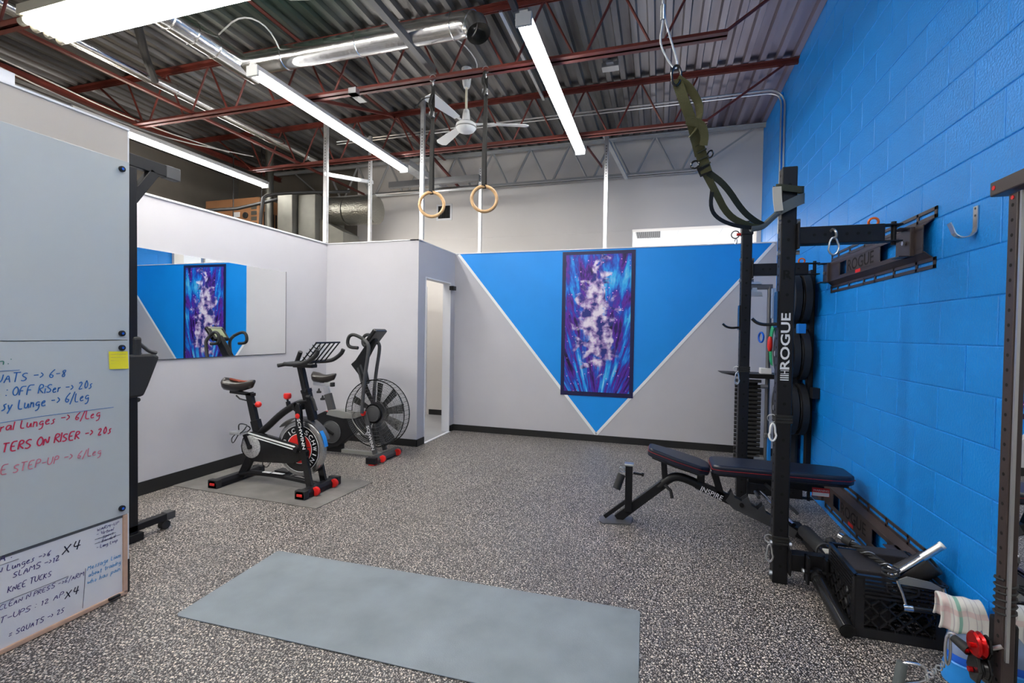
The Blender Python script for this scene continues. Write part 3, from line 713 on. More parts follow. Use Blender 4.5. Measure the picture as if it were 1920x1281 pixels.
def ring(x, y, label, zr, tail):
    t = thing('gymnastic_ring', label, 'gymnastic ring', (x, y, zr), 'wooden rings hanging from the joist')
    B().torus((x, y, zr), (-.35, 1, 0), .108, .0145, 40, 12).done('wooden_ring', 'wood', t, smooth=True)
    b = B(); z0 = zr + .105
    b.ribbon([(x, y, z0 - .016), (x - .004, y - .018, z0 + .01), (x - .006, y - .010, z0 + .3), (x + .004, y - .006, z0 + .7), (x, y, 3.56)], .034, .003, (1, 0, 0))
    b.ribbon([(x, y, z0 - .016), (x - .002, y + .018, z0 + .01), (x - .002, y + .008, z0 + .3), (x, y, 3.56)], .034, .003, (1, 0, 0))
    b.done('strap', 'black_web', t)
    B().box(x - .024, x + .024, y - .03, y - .008, z0 + tail, z0 + tail + .05).done('buckle', 'zinc', t, bev=.004)
    B().tube(smoothpath([(x, y - .02, z0 + tail + .2), (x - .02, y - .04, z0 + tail + .1), (x + .015, y - .04, z0 + tail + .05), (x - .01, y - .035, z0 + tail - .01)]), .013, 6).done('strap_tail', 'black_web', t, smooth=True)
    B().ribbon(smoothpath([(x, y - .02, z0 + tail + .18), (x + (.08 if tail > .7 else -.08), y - .05, z0 + tail + .16), (x + (.15 if tail > .7 else -.13), y - .07, z0 + tail + .08)]), .022, .003, (0, 1, .3)).done('strap_tail', 'black_web', t)
    B().torus((x, y, 3.575), (1, .3, 0), .022, .006, 16, 6).done('shackle', 'zinc', t, smooth=True)
    B().torus((x, y - .01, 3.62), (0, 1, 0), .028, .006, 16, 6).done('shackle', 'zinc', t, smooth=True)


ring(-1.968, 3.9, 'left wooden gymnastic ring on a black strap', 2.505, .66)
ring(-1.468, 3.9, 'right wooden gymnastic ring on a black strap', 2.52, .78)

# ================================================================== POSTER, MIRRORS
t = thing('poster', 'tall blue and purple abstract poster hung on the blue triangle', 'poster', (-.755, YV - .01, .575))
B().box(-1.21, -.297, YV - .008, YV - .005, .576, 2.418).done('border', mat('poster_border', (.012, .012, .07), .4), t)
B().box(-1.163, -.344, YV - .0095, YV - .008, .63, 2.375).done('print', 'poster', t)
t = thing('wall_mirror', 'frameless wide mirror on the left wall', 'mirror', (XL, 3.5, 1.1))
B().box(XL + .001, XL + .006, 2.2, 4.378, 1.10, 2.005).done('mirror_glass', 'mirror', t)
B().box(XL + .0005, XL + .0075, 2.2, 4.38, 1.095, 1.1).box(XL + .0005, XL + .0075, 4.378, 4.382, 1.095, 2.008).done('mirror_edge', 'dark_grey', t)
t = thing('tall_mirror', 'tall mirror on the blue wall at the right edge', 'mirror', (XW - .01, 1.5, .05))
B().box(XW - .012, XW - .006, -.4, 2.30, .02, 1.98).done('mirror_glass', 'mirror', t)
B().box(XW - .0135, XW - .006, 2.30, 2.306, .02, 1.98).done('mirror_edge', 'blue_flat', t)

# ================================================================== BOARDS


def board(y0, y1, z0, z1, name, label, m, bolts, th=.006):
    t = thing(name, label, 'whiteboard', (-2.59, (y0 + y1) / 2, z0))
    B().box(-2.586, -2.586 + th, y0, y1, z0, z1).done('panel', m, t, bev=.001)
    for (y, z) in bolts:
        s = B().lathe((-2.6, y, z), (1, 0, 0), [(0, .008), (.022, .008), (.022, .0145), (.032, .0145), (.034, .012)], 16).done('standoff', 'black_metal', t, smooth=True)
        B().cyl((-2.5665, y, z), (-2.5655, y, z), .006, n=10).done('screw', 'blue_plastic', s)
    return t


XT = -2.5795
t1 = board(.5, 1.757, 1.304, 2.200, 'glass_board', 'upper frosted glass board on the left, blank', 'glassboard', [(1.721, 2.155), (1.721, 1.336), (.54, 2.155), (.54, 1.336)])
t2 = board(.5, 1.757, .415, 1.300, 'glass_board', 'lower frosted glass board with blue and red handwriting', 'glassboard', [(1.721, 1.264), (1.721, .453), (.54, 1.264), (.54, .453)])


# single-stroke handwriting: each glyph is pen strokes on a 10-high grid (lower case 6 high)
PEN = {'A': '0,0 3,10 6,0;1,4 5,4', 'B': '0,0 0,10 4,9 4,6 0,5 5,4 5,1 0,0', 'C': '6,9 3,10 0,6 0,3 3,0 6,1', 'D': '0,0 0,10 4,9 6,5 4,1 0,0', 'E': '6,10 0,10 0,0 6,0;0,5 4,5', 'F': '7,10 0,10 0,0;0,5 4,5',
       'G': '6,8 3,10 0,6 0,2 3,0 6,2 6,5 3,5', 'I': '0,0 0,10', 'K': '0,0 0,10;5,9 0,5 6,0', 'L': '0,10 0,0 5,0', 'M': '0,0 1,10 4,4 7,10 8,0', 'N': '0,0 0,10 6,0 6,10', 'O': '3,10 0,7 0,3 3,0 6,3 6,7 3,10',
       'P': '0,0 0,10 5,9 5,5 0,5', 'Q': '3,10 0,7 0,3 3,0 6,3 6,7 3,10;4,3 7,-1', 'R': '0,0 0,10 5,9 5,6 0,5 6,0', 'S': '6,9 3,10 0,8 1,6 5,4 6,2 3,0 0,1', 'T': '0,10 7,10;3,10 3,0', 'U': '0,10 0,3 3,0 6,3 6,10', 'V': '0,10 3,0 6,10',
       'W': '0,10 2,0 4,7 6,0 8,10', 'X': '0,0 6,10;0,10 6,0', 'a': '5,5 2,6 0,3 2,0 5,3 5,6 6,0', 'b': '0,10 0,0 4,1 4,5 0,5', 'c': '4,5 1,6 0,3 1,0 4,1', 'd': '5,5 2,6 0,3 2,0 5,3;5,10 5,0', 'e': '0,3 4,4 3,6 0,4 1,0 5,1',
       'g': '5,5 2,6 0,3 3,1 5,4 5,-3 1,-4', 'h': '0,10 0,0;0,4 3,6 4,0', 'i': '0,6 0,0;0,8 0,9', 'l': '0,10 0,0', 'm': '0,6 0,0;0,4 2,6 3,0;3,4 5,6 6,0', 'n': '0,6 0,0;0,4 3,6 4,0', 'o': '2,6 0,3 2,0 4,3 2,6', 'p': '0,6 0,-4;0,5 4,6 4,1 0,1',
       'r': '0,6 0,0;0,4 3,6', 's': '4,6 1,5 3,3 3,1 0,0', 't': '2,9 2,0 4,0;0,6 4,6', 'u': '0,6 0,1 3,0 4,6 5,0', 'v': '0,6 2,0 4,6', 'w': '0,6 1,0 3,5 5,0 6,6', 'x': '0,0 5,8;0,8 5,0', 'y': '0,6 2,1;5,6 1,-4',
       '0': '2,10 0,5 2,0 5,5 2,10', '1': '0,8 2,10 2,0', '2': '0,8 3,10 5,7 0,0 6,1', '4': '1,10 0,4 6,4;4,10 4,0', '5': '6,10 1,10 1,6 5,5 5,1 0,0', '6': '5,10 1,6 0,2 3,0 5,3 1,4', '8': '3,5 0,8 3,10 5,8 0,2 3,0 5,2 3,5',
       ':': '0,7 0,8;0,1 0,2', '-': '0,5 5,5', '>': '0,8 4,5 0,2', '/': '0,-2 4,11', '.': '0,0 0,1', '=': '0,3 5,4;0,7 5,8'}


def hw(txt, y0, y1, z, h, m, par, x=XT, z1=None, pen=None):
    rr = random.Random(txt); cur = 0; strokes = []
    for ch in txt:
        if ch == ' ': cur += 5; continue
        g = [[tuple(float(q) for q in p.split(',')) for p in st.split()] for st in PEN[ch].split(';')]
        wd = max(p[0] for st in g for p in st); jx, jy, js = rr.uniform(-.3, .3), rr.uniform(-.5, .5), rr.uniform(.88, 1.12)
        for st in g: strokes.append([(cur + jx + px * js + py * .22, jy + py * js) for px, py in st])
        cur += wd + 2.2
    w_ = max(p[0] for st in strokes for p in st); b = B(); z1 = z if z1 is None else z1; pen = pen or h * .055
    for st in strokes:
        pts = [V(x + .0008, y0 + (y1 - y0) * p[0] / w_, z + (z1 - z) * p[0] / w_ + p[1] * h / 10) for p in st]
        b.ribbon(smoothpath(pts, 2) if len(pts) > 2 else pts, pen * 2, .0006, [(0, .4, 1) for _ in range(60)][0])
    return b.done('handwriting', m, par, kind='stuff')


hw('n:', 1.24, 1.294, 1.205, .03, 'ink_green', t2)
hw('SQUATS -> 6-8', 1.19, 1.487, 1.128, .036, 'ink_blue', t2, z1=1.138)
hw(': OFF RiSer -> 20s', 1.276, 1.592, 1.072, .038, 'ink_blue', t2)
hw('sy Lunge -> 6/Leg', 1.262, 1.578, 1.015, .040, 'ink_blue', t2, z1=1.019)
hw('eral Lunges -> 6/Leg', 1.235, 1.626, .931, .038, 'ink_red', t2)
hw('TERS ON RISER -> 20s', 1.262, 1.675, .843, .038, 'ink_red', t2, pen=.0026)
hw('LE STEP-UP -> 6/Leg', 1.235, 1.63, .750, .036, 'ink_pink', t2)
B().tube([(XT + .0006, 1.1, 1.179), (XT + .0006, 1.321, 1.18)], .0012, 4).tube([(XT + .0006, 1.1, .962), (XT + .0006, 1.4, .972), (XT + .0006, 1.685, .970)], .0011, 4).done('drawn_line', 'ink_blue', t2)
t = thing('sticky_note', 'yellow sticky note on the lower glass board', 'sticky note', (-2.57, 1.7, 1.16))
B().add([(-2.5785, 1.663, 1.247), (-2.5785, 1.751, 1.245), (-2.574, 1.753, 1.157), (-2.575, 1.664, 1.160)], [(0, 1, 2, 3)]).done('paper', 'yellow', t)
b = B()
for i in range(5): b.tube([(-2.5745 + .0004 * i - .003, 1.672, 1.232 - .015 * i), (-2.5745 - .003 + .0004 * i, 1.742, 1.231 - .015 * i)], .0006, 4)
b.done('pen_lines', 'frame_wood', t)

t3 = thing('framed_whiteboard', 'small wood framed whiteboard with violet handwriting near the floor', 'whiteboard', (-2.58, 1.2, 0))
B().box(-2.598, -2.588, .70, 1.735, .015, .44).done('panel', 'whiteboard', t3)
B().box(-2.60, -2.578, 1.732, 1.752, .012, .412).done('frame_side', 'frame_wood', t3, bev=.002)
B().box(-2.60, -2.578, .70, 1.752, .002, .022).done('frame_side', 'frame_wood', t3, bev=.002)
B().box(-2.60, -2.5865, .70, 1.752, .40, .412).done('frame_side', 'grey_metal', t3)
B().box(-2.578, -2.566, 1.66, 1.71, .012, .024).done('marker_clip', 'black_gloss', t3)
XS = -2.5875
for s, y0, y1, z, h, m in (('A :', 1.255, 1.30, .386, .026, 'ink_violet'), ('N Lunges ->6', 1.25, 1.433, .340, .024, 'ink_violet'), ('SLAMS ->12', 1.299, 1.463, .303, .024, 'ink_violet'),
                           ('KNEE TUCKS', 1.282, 1.435, .246, .024, 'ink_violet'), ('CLEAN N PRESS ->6/ARM', 1.255, 1.562, .187, .020, 'ink_violet'), ('T-UPS : 12 AP.', 1.255, 1.483, .131, .022, 'ink_violet'),
                           ('= SQUATS -> 25', 1.285, 1.483, .055, .022, 'ink_violet'), ('x4', 1.475, 1.547, .325, .045, 'ink_black'), ('x4', 1.485, 1.54, .115, .038, 'ink_black'),
                           ('WARM-UP', 1.616, 1.716, .374, .015, 'ink_violet'), ('- Virtual', 1.614, 1.692, .352, .015, 'ink_violet'), ('- Spirit', 1.62, 1.69, .332, .013, 'ink_violet'),
                           ('- Banded', 1.62, 1.70, .312, .014, 'ink_violet'), ('- Long Loop', 1.613, 1.709, .288, .016, 'ink_violet'), ('Message Liam', 1.575, 1.722, .203, .021, 'ink_light'),
                           ('about training', 1.579, 1.724, .168, .021, 'ink_light'), ('who has pain', 1.575, 1.720, .134, .021, 'ink_light')):
    hw(s, y0, y1, z, h, m, t3, x=XS)
b = B()
for pts in ([(1.2, .374), (1.319, .375)], [(1.2, .216), (1.499, .213)], [(1.607, .338), (1.70, .337)], [(1.607, .318), (1.722, .318)], [(1.568, .217), (1.562, .12), (1.555, .032)]):
    b.tube([(XS + .0016, y, z) for y, z in pts], .0010, 4)
b.done('drawn_line', 'ink_black', t3)

# ================================================================== MATS
b = B(); poly = [(-2.172, 1.70), (-2.218, 2.372), (-2.2, 2.38), (-.075, 2.432), (-.062, 2.42), (-.045, 1.76), (-.06, 1.735), (-2.15, 1.685)]
b.prism(poly, (0, 0, 0), (1, 0, 0), (0, 1, 0), (0, 0, 1), .0005, .006)
ym = b.done('exercise_mat', 'mat_blue', bev=.002); tag(ym, 'blue grey exercise mat lying flat in the foreground', 'mat')
o = B().prism([(-2.475, 3.035), (-2.44, 3.74), (-3.97, 3.80), (-3.985, 3.075)], (0, 0, 0), (1, 0, 0), (0, 1, 0), (0, 0, 1), .0005, .006).done('equipment_mat', 'bike_mat'); tag(o, 'grey rubber mat under the flywheel bike', 'mat')


def pad_shape(poly, o, ex, ey, ez, th, r=.02, seg=4):
    b = B(); b.prism(poly, o, ex, ey, ez, 0, th); return b


# ================================================================== SPIN BIKE
yb = 3.38
t = thing('spin_bike', 'black spin bike with red flywheel standing on the grey rubber mat', 'exercise bike', (-3.15, yb, 0))
# stabilisers
for x, y0, y1, zc in ((-3.60, 3.12, 3.64, .035), (-2.72, 3.14, 3.60, .035)):
    s = B().prism([(-.045, .0), (.045, .0), (.045, .035), (.028, .062), (-.028, .062), (-.045, .035)], (x, 0, .012), (1, 0, 0), (0, 0, 1), (0, 1, 0), y0, y1).done('stabiliser', 'black_metal', t, bev=.003)
    for yy in (y0, y1):
        sg = -1 if yy == y0 else 1
        B().box(x - .05, x + .05, min(yy, yy + sg * -.05), max(yy, yy + sg * -.05), .006, .078).done('end_cap', 'rubber', s, bev=.006)
        B().box(x - .026, x + .026, yy + sg * .001 - .004, yy + sg * .001 + .004, .03, .052).done('foot_insert', 'red', s, bev=.003)
        B().cyl((x, yy - sg * .03, .006), (x, yy - sg * .03, .014), .02, n=12).done('levelling_foot', 'rubber', s)
for yy in (3.27, 3.50):
    B().lathe((-2.668, yy - .014, .042), (0, 1, 0), [(0, .03), (.003, .036), (.025, .036), (.028, .03)], 20).done('transport_wheel', 'red', t, smooth=True)
B().tube(smoothpath([(-3.60, yb, .05), (-3.45, yb, .09), (-3.2, yb, .095), (-2.9, yb, .075), (-2.72, yb, .055)]), .022, 10).done('lower_rail', 'black_metal', t, smooth=True)
B().box(-3.3, -3.22, yb - .03, yb + .0, .112, .116).box(-3.2, -3.08, yb - .03, yb + .0, .114, .117).done('sticker', 'white_print', t)
B().beam((-3.545, yb, .06), (-3.40, yb, .33), .035, .075).done('rear_leg', 'black_metal', t, bev=.004)
# crank housing / belt guard (side face at y = yb-.045)
yg = yb - .05
bg = B().prism([(-3.52, .33), (-3.50, .40), (-3.45, .455), (-3.39, .47), (-2.93, .395), (-2.80, .35), (-2.80, .30), (-2.95, .225), (-3.30, .205), (-3.40, .205), (-3.47, .24), (-3.51, .28)], (0, 0, 0), (1, 0, 0), (0, 0, 1), (0, 1, 0), yg, yg + .045).done('belt_guard', 'black_gloss', t, bev=.008)
B().beam((-3.44, yg - .003, .455), (-2.86, yg - .003, .36), .006, .012).beam((-3.42, yg - .003, .43), (-2.86, yg - .003, .335), .006, .008).done('stripe', 'white_print', bg)
B().lathe((-3.40, yg + .004, .335), (0, -1, 0), [(0, .100), (.006, .100), (.010, .094), (.011, .02)], 32).done('crank_disc', mat('speckled_disc', (.42, .42, .42), .4, noise=.5, nscale=90), t, smooth=True)
B().lathe((-3.40, yg - .008, .335), (0, -1, 0), [(0, .02), (.02, .02), (.024, .01)], 16).done('crank_hub', 'black_metal', t, smooth=True)
B().beam((-3.40, yg - .022, .335), (-3.445, yg - .03, .445), .016, .03).done('crank_arm', 'black_metal', t, bev=.004)
B().beam((-3.40, yb + .05, .335), (-3.355, yb + .058, .225), .016, .03).done('crank_arm', 'black_metal', t, bev=.004)
for s, x, z in ((-1, -3.46, .47), (1, -3.345, .20)):
    y0 = yb + s * .08; p = B().box(x - .06, x + .06, min(y0, y0 + s * .09), max(y0, y0 + s * .09), z - .012, z + .012).done('pedal', 'zinc' if s < 0 else 'dark_grey', t, bev=.004)
    b = B(); b.tube(smoothpath([(x + .05, y0 + s * .005, z), (x + .10, y0 + s * .01, z + .035), (x + .09, y0 + s * .045, z + .07), (x + .10, y0 + s * .08, z + .035), (x + .05, y0 + s * .085, z)]), .005, 6)
    b.tube(smoothpath([(x - .04, y0 + s * .005, z), (x - .03, y0 + s * .02, z + .06), (x + .03, y0 + s * .045, z + .08), (x + .09, y0 + s * .045, z + .07)]), .005, 6)
    b.tube(smoothpath([(x - .04, y0 + s * .02, z - .01), (x - .10, y0 + s * .03, z - .06), (x - .06, y0 + s * .05, z - .11), (x, y0 + s * .05, z - .02)]), .004, 6)
    b.done('toe_cage', 'rubber', p, smooth=True)
# seat post and saddle
B().beam((-3.375, yb, .44), (-3.475, yb, .80), .04, .062).done('seat_post', 'black_metal', t, bev=.004)
B().beam((-3.365, yb, .44), (-3.405, yb, .56), .05, .078).done('post_sleeve', 'black_metal', t, bev=.004)
B().beam((-3.68, yb, .80), (-3.42, yb, .785), .04, .028).done('seat_slider', 'black_metal', t, bev=.004)
B().tube([(-3.60, yb - .02, .77), (-3.55, yb - .03, .745), (-3.47, yb - .035, .735)], .007, 8).done('slider_lever', 'rubber', t, smooth=True)
B().cyl((-3.44, yb, .70), (-3.40, yb, .70), .012, n=10).done('knob_stem', 'chrome', t)
B().sphere((-3.375, yb, .70), .03, 16, (1, .9, .9)).done('adjustment_knob', 'red', t, smooth=True)


def saddle(x0, x1, y, z, parent, hw=.085, brown=True):
    """saddle along +X: wide tail at x0, nose at x1"""
    b = B(); n = 14; m = 12; vs = []; L = x1 - x0
    for i in range(n + 1):
        u = i / n; wd = hw * (math.sqrt(max(0, 1 - (1 - u / .22) ** 2)) if u < .22 else (1 - .72 * ((u - .22) / .78) ** .8)) if u < .97 else hw * .18
        wd = max(wd, .006); top = z + .012 * math.cos(u * 6) + .040 - .01 * u; hh = .105 - .045 * u
        if u < .06 or u > .97: hh *= .5
        for k in range(m):
            a = 2 * PI * k / m; vs.append((x0 + L * u, y + math.cos(a) * wd, top - hh * .4 + math.sin(a) * hh * (.40 if math.sin(a) > 0 else .75)))
    fs = [(i * m + k, i * m + (k + 1) % m, (i + 1) * m + (k + 1) % m, (i + 1) * m + k) for i in range(n) for k in range(m)] + [tuple(range(m - 1, -1, -1)), tuple(range(n * m, (n + 1) * m))]
    b.add(vs, fs); s = b.done('saddle', 'saddle', parent, smooth=True)
    if brown:
        b = B(); b.tube(smoothpath([(x0 + L * .30, y - .03, z + .040), (x0 + L * .65, y - .022, z + .022), (x0 + L * .92, y - .004, z + .022)]), .012, 8).done('saddle_stripe', 'saddle_brown', s, smooth=True)
    B().tube([(x0 + L * .25, y - .025, z - .025), (x0 + L * .4, y - .02, z - .05), (x0 + L * .7, y - .015, z - .045), (x0 + L * .9, y - .005, z - .01)], .005, 6).tube([(x0 + L * .25, y + .025, z - .025), (x0 + L * .4, y + .02, z - .05), (x0 + L * .7, y + .015, z - .045), (x0 + L * .9, y + .005, z - .01)], .005, 6).done('saddle_rail', 'dark_grey', s, smooth=True)
    B().box(x0 + L * .36, x0 + L * .56, y - .025, y + .025, z - .07, z - .038).done('saddle_clamp', 'black_metal', s, bev=.004)
    return s


saddle(-3.76, -3.42, yb, .875, t)
# main frame, head tube, fork
B().tube(smoothpath([(-3.36, yb, .45), (-3.28, yb, .50), (-3.12, yb, .64), (-2.95, yb, .735), (-2.84, yb, .76)]), .03, 10).done('frame_tube', 'black_metal', t, smooth=True)
B().beam((-2.79, yb, .60), (-2.865, yb, .85), .05, .072).done('head_tube', 'black_metal', t, bev=.004)
B().beam((-2.855, yb, .80), (-2.925, yb, 1.06), .04, .052).done('handlebar_post', 'black_metal', t, bev=.003)
B().beam((-2.86, yb, .835), (-2.868, yb, .862), .056, .075).done('post_collar', 'black_gloss', t, bev=.003)
B().cyl((-2.84, yb - .02, .80), (-2.80, yb - .02, .80), .018, n=12).tube([(-2.80, yb - .02, .80), (-2.77, yb - .03, .78), (-2.735, yb - .03, .69)], .012, 8).done('clamp_lever', 'rubber', t, smooth=True)
for s in (-1, 1):
    fk = B(); fk.ribbon(smoothpath([(-2.93, yb + s * .075, .70), (-2.90, yb + s * .078, .735), (-2.87, yb + s * .078, .70), (-2.865, yb + s * .08, .55), (-2.82, yb + s * .08, .36), (-2.745, yb + s * .085, .05)]), .055, .028, (1, 0, 0))
    fk = fk.done('fork_blade', 'black_gloss', t, bev=.004)
    if s < 0: fka = fk
B().box(-2.93, -2.86, yb - .08, yb + .08, .69, .74).done('fork_crown', 'black_gloss', t, bev=.01)
text('SCHWINN', (-2.876, yb - .0955, .62), (-2.815, yb - .0955, .37), .030, 'white_print', fka, up=(1, 0, .24), fat=.01)
B().lathe((-2.872, yb - .092, .645), (0, -1, 0), [(0, .022), (.004, .022), (.005, .018)], 20).done('badge', 'red', fka, smooth=True)
# resistance knob
B().beam((-3.035, yb, .67), (-3.055, yb, .745), .026, .026).cyl((-3.055, yb, .745), (-3.06, yb, .765), .009, n=10).done('resistance_post', 'black_metal', t)
B().lathe((-3.06, yb, .765), (0, 0, 1), [(0, .018), (.01, .03), (.035, .033), (.05, .028), (.052, .01)], 18).done('resistance_knob', 'red', t, smooth=True)
# flywheel
wc = V(-2.905, yb, .355)
fw_ = B().lathe(wc + V(0, -.028, 0), (0, 1, 0), [(0, .198), (.004, .232), (.012, .24), (.044, .24), (.052, .232), (.056, .198)], 56).done('flywheel', 'flywheel', t, smooth=True)
B().lathe(wc + V(0, -.029, 0), (0, -1, 0), [(0, .200), (.002, .200), (.0025, .125)], 56).done('flywheel_face', 'black_gloss', fw_, smooth=True)
B().lathe(wc + V(0, -.0312, 0), (0, -1, 0), [(0, .128), (.0015, .128)], 48).done('ring_line', 'white_print', fw_)
B().lathe(wc + V(0, -.0325, 0), (0, -1, 0), [(0, .123), (.0015, .123)], 48).done('red_centre', 'red', fw_)
B().lathe(wc + V(0, -.03, 0), (0, -1, 0), [(0, .2), (.001, .2), (.0012, .196)], 56)
B().torus(wc + V(0, -.031, 0), (0, 1, 0), .197, .002, 56, 6).done('ring_line', 'white_print', fw_, smooth=True)
for k in range(5):
    a = k * 2 * PI / 5 + .2; B().beam(wc + V(math.cos(a) * .04, -.0345, math.sin(a) * .04), wc + V(math.cos(a) * .12, -.0345, math.sin(a) * .12), .002, .006).done('spoke_line', 'dark_grey', fw_)
B().lathe(wc + V(0, -.034, 0), (0, -1, 0), [(0, .035), (.02, .03), (.05, .022)], 20).done('axle_cap', 'black_metal', fw_, smooth=True)
for word, a0, da in (('SCHWINN', 62, -19), ('PRO', 200, -19), ('IC', 130, -17)):
    for i, ch in enumerate(word):
        a = math.radians(a0 + da * i); c = wc + V(math.cos(a) * .140, -.0325, math.sin(a) * .140); tg = V(math.sin(a), 0, -math.cos(a))
        hwid = .0045 if ch == 'I' else .018; text(ch, c - tg * hwid, c + tg * hwid, .038, 'white_print', fw_, up=(math.cos(a), 0, math.sin(a)), name='letter', fat=.008)
# fender and brake arch
b = B(); pts = [wc + V(math.cos(a) * .262, 0, math.sin(a) * .262) for a in [math.radians(20 + 7 * i) for i in range(18)]]
b.ribbon(pts, .09, .006, (0, 1, 0)).done('fender', 'grey_metal', t)
B().ribbon([wc + V(math.cos(a) * .267, -.02, math.sin(a) * .267) for a in [math.radians(8 + 6 * i) for i in range(6)]], .04, .003, (0, 1, 0)).done('blue_wrap', 'sky_plastic', t)
# handlebars (swept bull-horn shape)
hb = t
B().tube(smoothpath([(-2.98, yb - .20, 1.07), (-2.93, yb - .12, 1.085), (-2.90, yb, 1.09), (-2.93, yb + .12, 1.085), (-2.98, yb + .20, 1.07)]), .016, 10).done('rear_grip', 'rubber', hb, smooth=True)
B().tube(smoothpath([(-2.92, yb - .19, 1.085), (-2.80, yb - .21, 1.085), (-2.70, yb - .21, 1.10), (-2.60, yb - .20, 1.16), (-2.585, yb - .20, 1.21)]), .018, 10).done('horn_grip', 'rubber', hb, smooth=True)
B().tube(smoothpath([(-2.92, yb + .19, 1.085), (-2.83, yb + .22, 1.09), (-2.76, yb + .22, 1.105), (-2.68, yb + .22, 1.16), (-2.66, yb + .22, 1.20)]), .018, 10).done('horn_grip', 'rubber', hb, smooth=True)
B().tube(smoothpath([(-2.92, yb - .19, 1.085), (-2.80, yb - .08, 1.10), (-2.80, yb + .08, 1.10), (-2.92, yb + .19, 1.085)]), .016, 10).done('crossbar', 'rubber', hb, smooth=True)
B().cyl((-2.90, yb - .08, 1.085), (-2.84, yb - .10, 1.185), .018, n=10).done('horn_grip', 'rubber', hb, smooth=True)
B().box(-2.98, -2.78, yb - .035, yb + .035, 1.045, 1.075).done('bar_mount', 'black_metal', hb, bev=.006)
# device and bottle rack at the front
b = B(); R0 = V(-2.79, yb - .15, 1.10); ex = V(.20, 0, .22).normalized(); ey = V(0, 1, 0)
for k in range(6): b.beam(R0 + ey * (.058 * k), R0 + ey * (.058 * k) + ex * .22, .010, .010)
b.beam(R0 - ey * .005, R0 + ey * .295, .012, .012).beam(R0 + ex * .22 - ey * .005, R0 + ex * .22 + ey * .295, .014, .014)
for k in (0, 3): b.beam(R0 + ey * (.058 * k), R0 + ey * (.058 * k) + V(0, 0, -.03), .01, .01)
b.done('device_rack', 'black_gloss', hb, bev=.002)
b = B()
for k in range(5): b.tube(arc(R0 + ex * (.02 + .045 * k) + V(.01, 0, .0), V(0, 1, 0), V(-.5, 0, .85).normalized() * -1, .04, 0, PI, 8), .004, 6)
b.done('bottle_cage', 'black_gloss', hb, smooth=True)
B().tube(smoothpath([(-2.90, yb - .04, 1.03), (-2.87, yb - .05, .98), (-2.85, yb - .05, .92), (-2.845, yb - .04, .84)]), .004, 6).done('wire', 'rubber', hb, smooth=True)
tag(B().tube(smoothpath([(-3.05, 3.62, .012), (-3.1, 3.55, .06), (-3.2, 3.52, .03), (-3.12, 3.6, .011)]), .006, 6).box(-3.42, -3.27, 3.62, 3.72, .007, .045).done('pedal_block', 'rubber', smooth=False), 'small black wedge and strap on the mat behind the spin bike', 'wedge')

# ================================================================== FAN BIKE
yf = 4.47
t = thing('fan_bike', 'dark grey air bike with a caged fan wheel by the doorway corner', 'exercise bike', (-3.1, yf, 0))
fc = V(-2.87, yf, .49); FR = .355
# cage rings and wires
for s in (-1, 1):
    b = B(); b.torus(fc + V(0, s * .055, 0), (0, 1, 0), FR, .006, 56, 6).torus(fc + V(0, s * .07, 0), (0, 1, 0), .10, .006, 32, 6).done('cage_ring', 'black_gloss', t, smooth=True)
    b = B()
    for rr, dy in ((.335, .06), (.315, .064), (.295, .066), (.27, .068), (.235, .069), (.19, .07), (.15, .07)):
        b.torus(fc + V(0, s * dy, 0), (0, 1, 0), rr, .0014, 48, 4)
    for k in range(96):
        a = 2 * PI * k / 96; c, sn = math.cos(a), math.sin(a)
        b.tube([fc + V(c * .10, s * .07, sn * .10), fc + V(c * .28, s * .068, sn * .28), fc + V(c * FR, s * .055, sn * FR)], .0013, 3)
    b.done('cage_wires', 'grey_metal', t, kind='stuff')
b = B()
for k in range(48):
    a = 2 * PI * k / 48; b.cyl(fc + V(math.cos(a) * FR, -.055, math.sin(a) * FR), fc + V(math.cos(a) * FR, .055, math.sin(a) * FR), .002, n=4)
b.done('cage_rim_wires', 'black_gloss', t, kind='stuff')
for k in range(10):
    a = 2 * PI * k / 10 + .2; ex = V(math.cos(a), 0, math.sin(a)); ey = V(-math.sin(a), 0, math.cos(a)) * .9 + V(0, .45, 0)
    B().prism([(.10, -.03), (.32, -.055), (.32, .055), (.10, .03)], fc, ex, ey.normalized(), ex.cross(ey.normalized()), -.0015, .0015).done('fan_blade', 'black_gloss', t)
B().lathe(fc + V(0, -.035, 0), (0, 1, 0), [(0, .07), (.005, .115), (.065, .115), (.07, .07)], 32).done('fan_hub', 'black_metal', t, smooth=True)
B().lathe(fc + V(0, -.072, 0), (0, -1, 0), [(0, .085), (.012, .085), (.02, .07), (.02, .02)], 32).torus(fc + V(0, -.09, 0), (0, 1, 0), .078, .004, 32, 6).done('hub_cap', 'dark_grey', t, smooth=True)
# pedal body
bd = B().prism([(-3.66, .245), (-3.655, .34), (-3.60, .43), (-3.50, .475), (-3.38, .47), (-3.15, .45), (-3.02, .42), (-2.98, .36), (-3.10, .27), (-3.32, .10), (-3.45, .07), (-3.58, .11), (-3.64, .18)], (0, 0, 0), (1, 0, 0), (0, 0, 1), (0, 1, 0), yf - .06, yf + .05).done('body_shell', 'black_metal', t, bev=.014)
B().prism([(-3.47, .44), (-3.44, .49), (-3.30, .50), (-3.14, .47), (-2.96, .53), (-2.93, .50), (-3.10, .42), (-3.25, .41), (-3.38, .425)], (0, 0, 0), (1, 0, 0), (0, 0, 1), (0, 1, 0), yf - .068, yf + .05).done('silver_cover', 'silver_plastic', t, bev=.006)
B().lathe((-3.40, yf - .06, .255), (0, -1, 0), [(0, .115), (.008, .115), (.014, .105), (.016, .03)], 32).done('crank_disc', 'dark_grey', t, smooth=True)
B().torus((-3.40, yf - .068, .255), (0, 1, 0), .118, .005, 36, 6).done('disc_ring', 'grey_metal', t, smooth=True)
